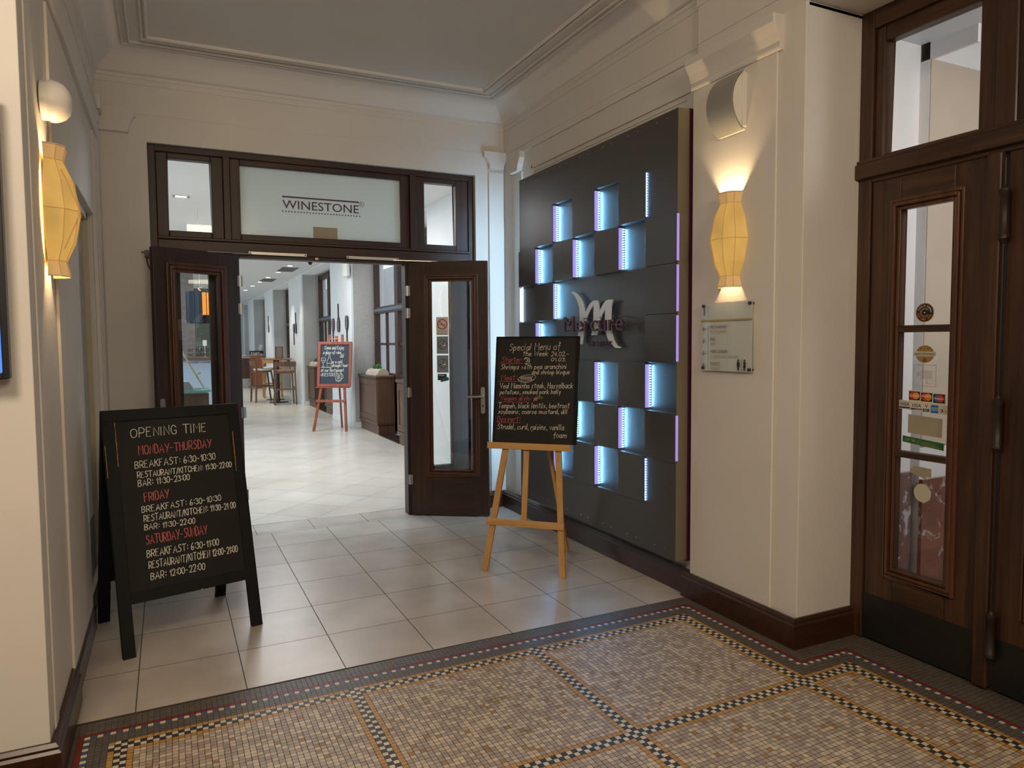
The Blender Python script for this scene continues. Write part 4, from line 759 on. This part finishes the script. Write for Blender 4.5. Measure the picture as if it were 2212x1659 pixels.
# radiator cabinets
def cabinet(label, y0, y1):
    rt = root('radiator_cabinet', label, 'cabinet', (3.13, (y0+y1)/2, 0), group='walnut cabinets below the restaurant windows'); L = (y1-y0)/2
    b = MB(); b.box(.02, -L+.02, .0, .30, L-.02, .16); b.build('plinth', CABW, rt); b = MB(); b.box(0, -L, .16, .30, L, .945); b.build('body', CABW, rt, bev=.003)
    b = MB(); b.box(-.012, -L-.01, .165, .3, L+.01, .20); b.build('base_moulding', CABH, rt, bev=.006)
    n = max(1, round(2*L/1.1)); s_ = 2*L/n
    for i in range(n):
        y = -L+s_*i; b = MB(); b.frame(y+.02, .22, y+s_-.02, .92, y+.11, .31, y+s_-.11, .83, -.010, .0); bb = MB(); bb.v = [(v[1], v[0], v[2]) for v in b.v]; bb.f = [f[::-1] for f in b.f]; bb.m = b.m; bb.build('door_panel', CABW, rt, bev=.004)
    b = MB(); b.box(-.025, -L-.02, .945, .30, L+.02, .988); b.build('top', CABH, rt, bev=.008); return rt
cabinet('walnut cabinet with log planter on it nearest the pale pier', 11.70, 12.92); cabinet('walnut cabinet half hidden behind the right door jamb', 8.80, 10.55)
cabinet('walnut cabinet with log planter behind the red easel', 17.28, 18.17); cabinet('walnut cabinet between the red easel legs', 14.78, 16.10)
w = MB(); w.box(3.14, 10.55, 0, 3.4, 11.7, .012); w.box(3.14, 16.1, 0, 3.4, 17.28, .012); struct(w, 'floor', mat('dark_sill', (.03, .015, .01), .4))
# log planters
def planter(label, loc, rz):
    rt = root('log_planter', label, 'planter', loc, rz, 'birch log planters'); BARK = mat('birch_bark', (.42, .35, .29), .9, var=.6, scale=30, bump=.6, bscale=40) if 'birch_bark' not in D.materials else D.materials['birch_bark']
    b = MB(); n = 14; pr = [(.11*math.cos(math.pi*i/n), .11*math.sin(math.pi*i/n)) for i in range(n+1)]; b.prism([(-.24, y, z) for y, z in pr], (.48, 0, 0)); b.build('log', BARK, rt)
    b = MB(); b.prism([(-.243, y*.97, z*.97+.002) for y, z in pr], (.004, 0, 0)); b.prism([(.239, y*.97, z*.97+.002) for y, z in pr], (.004, 0, 0)); b.build('cut_face', mat('cut_birch', (.62, .50, .34), .7) if 'cut_birch' not in D.materials else D.materials['cut_birch'], rt)
    for k, (px, s_) in enumerate(((-.09, 1.1), (.0, 1.35), (.09, .9))):
        b = MB()
        for i in range(26):
            a = random.uniform(0, 6.28); el = random.uniform(.3, 1.4); r_ = random.uniform(.05, .085)*s_; d = Vector((math.cos(a)*math.cos(el), math.sin(a)*math.cos(el), math.sin(el))); o_ = Vector((px, 0, .10)); t_ = o_+d*r_; s2 = d.orthogonal().normalized()*.012*s_; b.add([o_, o_+d*r_*.6+s2, t_, o_+d*r_*.6-s2], [(0, 1, 2, 3)])
        b.build('succulent', mat('succulent_green', (.06, .18, .045), .6, var=.4, scale=20) if 'succulent_green' not in D.materials else D.materials['succulent_green'], rt)
    return rt
planter('birch log planter with succulents on the near cabinet', (3.27, 12.2, .988), R(100)); planter('birch log planter with succulents on the cabinet behind the red easel', (3.27, 17.75, .988), R(100))
# red easel with wine chalkboard
er = root('easel', 'red stained wooden easel in the restaurant beside the pale pier', 'easel', (2.267, 12.773, 0), R(-32.03)); s2 = surface(.15)
for p_, q_ in (((.0, 0), (.245, 1.715)), ((.592, 0), (.465, 1.715))):
    b = MB(); d_ = Vector((q_[0]-p_[0], q_[1]-p_[1])).normalized(); n_ = Vector((d_.y, -d_.x))*.022; c4 = [Vector(p_)-n_, Vector(p_)+n_, Vector(q_)+n_, Vector(q_)-n_]
    b.add([s2(x, v, 0) for x, v in c4]+[s2(x, v, -.026) for x, v in c4], [(0, 1, 2, 3), (7, 6, 5, 4), (1, 0, 4, 5), (2, 1, 5, 6), (3, 2, 6, 7), (0, 3, 7, 4)]); b.build('front_leg', REDW, er, bev=.003)
b = MB(); slab(b, .03, .51, .575, .556, .02, s2, off=.02); b.build('cross_bar', REDW, er, bev=.003); b = MB(); slab(b, .335, 1.45, .385, 1.69, .02, s2, off=-.01); b.build('centre_strut', REDW, er, bev=.002); b = MB(); b.bar((.36, .25, 1.6), (.30, .62, 0), .045, .024, (1, 0, 0)); b.build('rear_leg', REDW, er, bev=.003)
b = MB(); b.cyl(s2(.22, 1.635, -.01), s2(.48, 1.635, -.01), .007); b.build('dowel', BEECH, er); b = MB(); slab(b, .02, .765, .63, .785, .03, s2, off=.02); b.build('ledge', REDW, er)
wb = root('wine_board', 'red framed chalkboard advertising wine and beer on the red easel', 'chalkboard', (2.267, 12.773, 0), R(-32.03)); b = MB(); slab(b, .09, .82, .62, 1.545, .008, s2, off=.012); wp = b.build('writing_panel', SLATE, wb)
b = MB(); slab(b, .045, .785, .66, .835, .026, s2, off=.028); slab(b, .045, 1.533, .66, 1.583, .026, s2, off=.028); slab(b, .045, .835, .095, 1.533, .026, s2, off=.028); slab(b, .612, .835, .66, 1.533, .026, s2, off=.028); b.build('frame', REDW, wb, bev=.004)
sw = lambda u, v, l=0: s2(u, v, l+.012)
for tx, x0, z0, x1, z1, h_ in [('Come and Enjoy',.162,1.448,.509,1.446,.062),('a glass of wine',.138,1.368,.459,1.366,.056),('or a cold',.299,1.200,.484,1.202,.056),('draught beer',.307,1.138,.591,1.137,.056),('at our Restaurant',.105,1.051,.521,1.054,.058),('WINESTONE',.092,.969,.372,.971,.057)]: chalk(tx, CHW, wp, sw, x0, z0, x1, z1, h_, .0058, .12)
doodle([[(.110, 1.293), (.106, 1.25), (.125, 1.218), (.16, 1.218), (.180, 1.25), (.176, 1.293), (.110, 1.293)], [(.143, 1.216), (.143, 1.145)], [(.12, 1.14), (.166, 1.14)], [(.108, 1.25), (.178, 1.25)]], CHW, wp, sw, .005, 'glass_drawing')
doodle([[(.244, 1.36), (.244, 1.30), (.215, 1.25), (.215, 1.135), (.292, 1.135), (.292, 1.25), (.264, 1.30), (.264, 1.36), (.244, 1.36)], [(.22, 1.2), (.288, 1.2)], [(.082, 1.128), (.294, 1.128)]], CHW, wp, sw, .005, 'bottle_drawing', False)
doodle([[(.39, 1.028), (.384, .896), (.474, .894), (.476, 1.028)], ell(.43, 1.035, .045, .02), ell(.478, .965, .034, .045, 100, -100), [(.41, 1.0), (.41, .92)], [(.43, 1.0), (.43, .92)], [(.45, 1.0), (.45, .92)], [(.385, .90), (.47, .90)]], CHW, wp, sw, .006, 'mug_drawing')
doodle([ell(.455+.02*(i % 3)+.01*(i//3), 1.31+.022*(i//3), .011, .011) for i in range(7)]+[[(.5, 1.35), (.518, 1.372)]], CHW, wp, sw, .004, 'grapes_drawing')
# oars on the piers
def oar(label, y, zt, zbm, up, m_):
    rt = root('wooden_oar', label, 'oar', (3.018, y, zbm), group='painted oars on the restaurant piers'); L = zt-zbm; b = MB(); bl = L*.56 if not up else L*.42; w = .12
    pr = [(-w*.75, 0), (-w, bl*.25), (-w*.9, bl*.6), (-.02, bl*.92), (-.014, bl)]; pts = pr+[(-a, z) for a, z in reversed(pr)]; pts = [(-w*.45, -.02), *pts, (w*.45, -.02)]
    fl = (lambda z: z) if not up else (lambda z: L-z)
    b.prism([(-.022, a, fl(z)+(.02 if not up else -.02)) for a, z in pts], (.016, 0, 0)); b.build('blade', m_, rt)
    b = MB(); b.cyl((-.014, 0, fl(bl)), (-.014, 0, fl(L)), .013, 10); b.build('shaft', m_, rt)
    b = MB()
    for i in range(6):
        z = fl(bl*(.12+.12*i)); b.box(-.0228, -.06, z-.010, -.0222, .06, z-.002); b.box(-.0228, -.06+.03*(i % 3), z-.002, -.0222, -.03+.03*(i % 3), z+.02)
    b.build('painted_marks', mat('rose_paint', (.55, .3, .36), .6) if 'rose_paint' not in D.materials else D.materials['rose_paint'], rt); return rt
OD = mat('plum_black_paint', (.035, .018, .03), .5); OD2 = mat('blue_black_paint', (.025, .03, .04), .5)
oar('dark oar, blade up, far left of the three above the red easel', 14.49, 2.03, 1.35, 1, OD); oar('dark plum oar, blade down, middle of the three above the red easel', 13.99, 2.30, 1.755, 0, OD); oar('dark oar, blade up, nearest to the grey window reveal', 13.28, 2.045, 1.35, 1, OD2)
oar('dark oar, blade up, low on the pier behind the bar table', 19.40, 2.05, 1.50, 1, OD2); oar('dark oar, blade down, high on the pier behind the bar table', 19.08, 2.33, 1.79, 0, OD2); oar('dark oar, blade down, alone on the pier beyond the bar table', 24.54, 2.44, 1.90, 0, OD2)
o = root('wall_speaker', 'slim white speaker high on the pale pier near the doorway', 'speaker', (3.018, 13.0, 2.73)); b = MB(); b.box(-.10, -.10, 0, -.02, .18, .26); b.build('housing', WHITEP, o, bev=.02); b = MB(); b.box(-.02, -.05, .08, 0, .1, .18); b.build('bracket', BLACKP, o)
# ceiling fittings
for i, (y0, y1, x0, x1) in enumerate(((16.80, 17.81, 2.395, 2.76), (19.93, 20.87, 2.345, 2.685))):
    rt = root('ceiling_vent', ('dark square ceiling vent nearest the doorway', 'dark square ceiling vent further back over the bar table')[i], 'vent', ((x0+x1)/2, (y0+y1)/2, 3.25), group='restaurant ceiling vents'); b = MB(); b.box(x0-.03, y0-.05, 3.246, x1+.03, y1+.05, 3.25); b.build('frame', WHITEP, rt, world=1)
    b = MB(); b.box(x0, y0, 3.243, x1, y1, 3.246); b.build('grille', mat('dark_grille', (.10, .095, .09), .6) if 'dark_grille' not in D.materials else D.materials['dark_grille'], rt, world=1)
GLOW = emis('downlight_glow', (1, .93, .8), 14); names = ('just before the first vent', 'just behind the first vent', 'just before the second vent', 'just behind the second vent', 'beyond both vents', 'farthest back over the counter')
for i, (x, y) in enumerate(((2.503, 16.48), (2.467, 18.05), (2.426, 19.60), (2.389, 21.12), (2.349, 22.63), (2.326, 24.51))):
    rt = root('downlight', f'round recessed ceiling spot {names[i]}', 'downlight', (x, y, 3.25), group='restaurant ceiling downlights'); b = MB(); b.lathe([(.05, -.002), (.075, -.006), (.08, 0)], n=20); b.build('trim_ring', WHITEP, rt); b = MB(); b.lathe([(0, -.003), (.052, -.003)], n=20); b.build('lamp', GLOW, rt)
    spot('downlight_beam', (x, y, 3.22), (x+.2, y, 0), 100, (1, .9, .74), 80)
rt = root('square_downlight', 'square ceiling spot seen through the left transom pane', 'downlight', (.204, 9.22, 3.25)); b = MB(); b.frame(-.09, -.06, .09, .06, -.06, -.04, .06, .04, -.004, 0); bb = MB(); bb.v = [(v[0], v[2], v[1]) for v in b.v]; bb.f = b.f; bb.m = b.m; bb.build('trim_ring', STEEL, rt); b = MB(); b.box(-.06, -.04, -.003, .06, .04, -.001); b.build('lamp', GLOW, rt); spot('downlight_beam', (.204, 9.22, 3.2), (.204, 9.2, 0), 60, (1, .93, .82), 90)
rt = root('dome_camera', 'small dark dome camera hanging behind the door head', 'camera', (1.17, 6.55, 2.265)); b = MB(); b.lathe([(0, -.026), (.013, -.022), (.020, -.009), (.022, .005)], n=16); b.build('dome', mat('dark_dome', (.03, .035, .045), .12), rt, smooth=60); b = MB(); b.cyl((0, 0, .005), (0, 0, .03), .025); b.cyl((0, 0, .03), (0, 0, .985), .008); b.build('mount', WHITEP, rt)
# pendant lamp seen through the left side window
pd = root('pendant_lamp', 'pleated blue-grey pendant shade glowing orange behind the left glass', 'pendant lamp', (.40, 10.0, 1.81)); b = MB(); n = 48; rad = [.155+.012*math.cos(i*math.pi/1.5*1.0) for i in range(n)]
PLE = mat('pleated_mirror_shade', (.035, .05, .075), .3, metal=.3)
vs = [(rad[i]*math.cos(2*math.pi*i/n), rad[i]*math.sin(2*math.pi*i/n), z) for z in (.0, .40) for i in range(n)]; b.add(vs, [(i, (i+1) % n, (i+1) % n+n, i+n) for i in range(n) if i not in (37, 38, 40, 41, 43)]); b.build('pleated_shade', PLE, pd)
b = MB(); b.lathe([(.13, .11), (.13, .385)], n=24); b.build('inner_shade', emis('orange_glow', (1, .27, .02), 1.1), pd); b = MB(); b.tube([(.02, 0, .40), (-.02, 0, .44), (.03, 0, .46), (.05, 0, .47)], .008); b.cyl((0, 0, .40), (0, 0, 1.44), .004); b.build('cable', STEEL, pd)
# lectern
lc = root('menu_lectern', 'brown stone lectern with glass top behind the left glass', 'lectern', (.22, 8.2, 0)); b = MB(); b.box(-.25, -.2, 0, .155, .2, 1.04); b.build('pedestal', BROWNM, lc); b = MB(); b.box(-.27, -.22, 1.055, .175, .22, 1.075); b.build('glass_top', mat('green_edge_glass', (.18, .45, .36), .1, spec=.8), lc, bev=.003); b = MB(); b.cyl((.12, -.15, 1.04), (.12, -.15, 1.055), .02); b.build('spacer', STEEL, lc)
st_ = root('menu_stand', 'slanted pale menu stand on the glass topped lectern', 'menu stand', (.15, 8.32, 1.079)); b = MB(); b.bar((-.02, 0, .41), (.19, 0, 0), .016, .26, (0, 1, 0)); b.build('board', mat('pale_wood', (.55, .46, .34), .5), st_); b = MB(); b.bar((.11, -.13, .14), (.16, -.13, .17), .02, .02, (0, 1, 0)); b.build('ledge', mat('pale_wood_b', (.6, .5, .36), .5), st_)
for i in range(5): b = MB(); b.box(-.02+.004*i, 7.99+.003*i, 1.0765+.018*i, .24-.012*i, 8.17, 1.092+.018*i); tag(b.build('brochure_stack', mat('brochure_grey', (.35, .36, .35), .5) if 'brochure_grey' not in D.materials else D.materials['brochure_grey']), ('bottom', 'second', 'third', 'fourth', 'topmost')[i]+' brochure of the pile on the glass topped lectern', 'brochure', 'brochures on the lectern')
br = root('bar_counter', 'pale blue fronted bar with brown top behind the left glass', 'bar', (.5, 12.2, 0)); b = MB(); b.box(-.6, 0, 0, .35, .5, 1.29); b.build('front', mat('pale_blue_front', (.40, .48, .62), .4), br); b = MB(); b.box(-.62, -.06, 1.29, .37, .55, 1.335); b.build('top', mat('brown_bar_top', (.13, .075, .045), .4), br)
rt = root('price_card', 'small white card standing on the bar', 'card', (.54, 12.3, 1.335)); b = MB(); b.box(-.03, 0, .18, .03, .006, .27); b.cyl((0, .01, 0), (0, .01, .2), .004); b.build('card', WNOTE, rt)
for i, (x, z) in enumerate(((.38, .22), (.46, .25), (.62, .2), (.70, .22))):
    b = MB(); b.lathe([(.03, 0), (.03, .004), (.004, .01), (.004, z*.45), (.028, z*.6), (.034, z*.8), (.03, z)], (x, 12.45, 1.335), 14); tag(b.build('wine_glass', glass('thin_glass', (.9, .95, .97), 1.6) if 'thin_glass' not in D.materials else D.materials['thin_glass'], smooth=50), ('leftmost', 'second from left', 'third from left', 'rightmost')[i]+' stemmed glass on the bar behind the left glass', 'glass', 'glasses on the bar')
w = MB(); w.box(.05, 14.0, 0, .46, 14.4, 3.25); struct(w, 'wall_left', mat('stone_cladding', (.16, .135, .125), .8, var=.25, scale=14, bump=.5, bscale=25), 'grey stone clad pillar behind the bar'); w = MB(); w.box(.46, 15, 0, 1.0, 15.2, 2.6); struct(w, 'wall_left', mat('olive_wall', (.13, .145, .11), .7), 'olive back wall of the bar')
# bar table and stools
tb = root('bar_table', 'tall oval bar table on two black pedestal feet', 'table', (2.61, 20.0, 0)); b = MB(); n = 40; b.prism([(.385*math.cos(2*math.pi*i/n), .95*math.sin(2*math.pi*i/n), 1.115) for i in range(n)], (0, 0, .035)); b.build('table_top', wood('table_walnut', (.16, .075, .04), (.27, .14, .075), 'y', .25), tb, bev=.004)
for dx, dy in ((-.01, -.45), (.04, .55)):
    b = MB(); b.cyl((dx, dy, .02), (dx, dy, 1.115), .038, 16); b.build('pedestal', BLACKP, tb); b = MB(); b.lathe([(0, .022), (.24, .012), (.25, 0), (0, 0)], (dx, dy, 0), 28); b.build('foot_plate', BLACKP, tb)
mh = root('menu_holder', 'wooden menu holder standing on the bar table', 'menu holder', (2.65, 19.6, 1.15)); b = MB(); b.frame(-.10, 0, .10, .31, -.078, .015, .078, .295, 0, .025); b.build('frame', wood('holder_wood', (.10, .045, .025), (.16, .08, .04)), mh); b = MB(); b.box(-.078, .008, .015, .078, .012, .295); b.build('menu_page', mat('menu_page', (.30, .23, .18), .5, var=.1), mh); b = MB(); b.box(-.02, .004, .295, .02, .012, .30); b.build('clip', BLACKP, mh)
b = MB(); b.prism([(2.83, 19.55, 1.0), (2.87, 19.55, 1.02), (2.88, 19.55, 1.06), (2.84, 19.55, 1.08)], (0, .02, .0)); 
def stool(label, loc, rz, wm, seatm):
    """faces +y: backrest at -y"""
    rt = root('bar_stool', label, 'bar stool', loc, rz, 'bar stools around the tall table')
    for sx in (-1, 1):
        b = MB(); b.bar((sx*.255, -.25, 0), (sx*.235, -.205, 1.06), .036, .045, (0, 1, 0)); b.build('rear_leg', wm, rt, bev=.004)
        b = MB(); b.bar((sx*.245, .27, 0), (sx*.20, .17, .83), .036, .042, (0, 1, 0)); b.build('front_leg', wm, rt, bev=.004)
    b = MB(); n = 10; P = [(-.265+.53*i/n, -.235-.06*math.sin(math.pi*i/n)) for i in range(n+1)]
    for (x0, y0), (x1, y1) in zip(P, P[1:]): b.add([(x0, y0, .965), (x1, y1, .965), (x1, y1+.02, .965), (x0, y0+.02, .965), (x0, y0-.03, 1.085), (x1, y1-.03, 1.085), (x1, y1-.01, 1.085), (x0, y0-.01, 1.085)], [(3,2,1,0),(4,5,6,7),(0,1,5,4),(1,2,6,5),(2,3,7,6),(3,0,4,7)])
    b.build('backrest', wm, rt); b = MB(); b.box(-.22, -.2, .79, .22, .19, .835); b.build('seat_frame', wm, rt, bev=.006)
    b = MB(); n = 24; b.prism([(.235*math.copysign(abs(math.cos(a))**.6, math.cos(a)), .215*math.copysign(abs(math.sin(a))**.6, math.sin(a)), .835) for a in [2*math.pi*i/n for i in range(n)]], (0, 0, .04)); b.build('seat', seatm, rt, bev=.012)
    for y, z in ((-.232, .39), (.235, .36)): b = MB(); b.box(-.24, y-.012, z-.02, .24, y+.012, z+.02); b.build('foot_rail', wm, rt)
    for sx in (-1, 1): b = MB(); b.bar((sx*.24, -.23, .42), (sx*.232, .23, .42), .022, .035, (0, 0, 1)); b.build('side_rail', wm, rt)
    return rt
SEATB = mat('tan_leather', (.34, .15, .075), .45, var=.1); SEATW = mat('white_leather', (.72, .72, .70), .45)
stool('brown bar stool seen from behind at the near end of the bar table', (2.66, 18.85, 0), R(-3), STOOLW, SEATB); stool('bar stool with white seat standing left of the bar table', (2.26, 19.95, 0), R(-82), STOOLW, SEATW)
stool('bar stool with ochre backrest facing across the far end of the bar table', (2.70, 21.45, 0), R(176), wood('ochre_wood', (.40, .20, .05), (.52, .28, .08)), SEATW)
# counters at the far end
ct = root('burl_counter', 'orange burl fronted service counter behind the bar stools', 'counter', (2.79, 26.1, 0)); b = MB(); b.box(-.23, -.2, 0, .23, .3, 1.14); b.build('front', BURL, ct); b = MB(); b.box(-.25, -.22, 1.14, .25, .32, 1.155); b.build('top', STEEL, ct)
rt = root('serving_tray', 'steel tray of glasses on the burl counter', 'tray', (2.78, 26.05, 1.155)); b = MB(); b.lathe([(0, 0), (.16, 0), (.20, .05), (.21, .05), (.17, -.0)], n=24); b.build('tray', STEEL, rt, smooth=40)
for i in range(4): b = MB(); b.lathe([(.028, 0), (.034, .09), (.03, .09)], (2.64+.075*i, 26.25, 1.155), 12); tag(b.build('tumbler', mat('amber_tumbler', (.55, .48, .35), .2) if 'amber_tumbler' not in D.materials else D.materials['amber_tumbler']), ('first', 'second', 'third', 'fourth')[i]+' tumbler from the left on the burl counter', 'glass', 'tumblers on the burl counter')
rt = root('till_screen', 'black till housing behind the burl counter', 'till', (2.85, 26.9, 0)); b = MB(); b.box(-.2, 0, 0, .25, .3, 1.28); b.build('housing', BLACKP, rt); rt = root('till_display', 'white tilted till display above the counter', 'till', (3.0, 27.2, 1.28)); b = MB(); b.bar((0, 0, 0), (.06, 0, .22), .10, .02, (0, 1, 0)); b.build('display', WNOTE, rt)
sd = root('sideboard', 'rounded walnut sideboard with pale top left of the burl counter', 'sideboard', (2.30, 26.8, 0)); b = MB(); b.box(-.35, -.25, .32, .27, .25, 1.03); b.build('cabinet', CABW, sd); b = MB(); b.box(-.37, -.27, 1.03, .30, .27, 1.075); b.build('top', mat('pale_stone_top', (.50, .46, .42), .35), sd, bev=.008); b = MB(); b.box(-.3, -.2, 0, .22, .2, .32); b.build('plinth', STEEL, sd)
b = MB(); b.lathe([(.05, 0), (.09, .02), (.08, .05), (.02, .09), (0, .09)], (2.45, 26.75, 1.075), 14); tag(b.build('bread_basket', mat('cream_bread', (.62, .52, .36), .8)), 'cream bundle lying on the rounded walnut sideboard', 'basket')
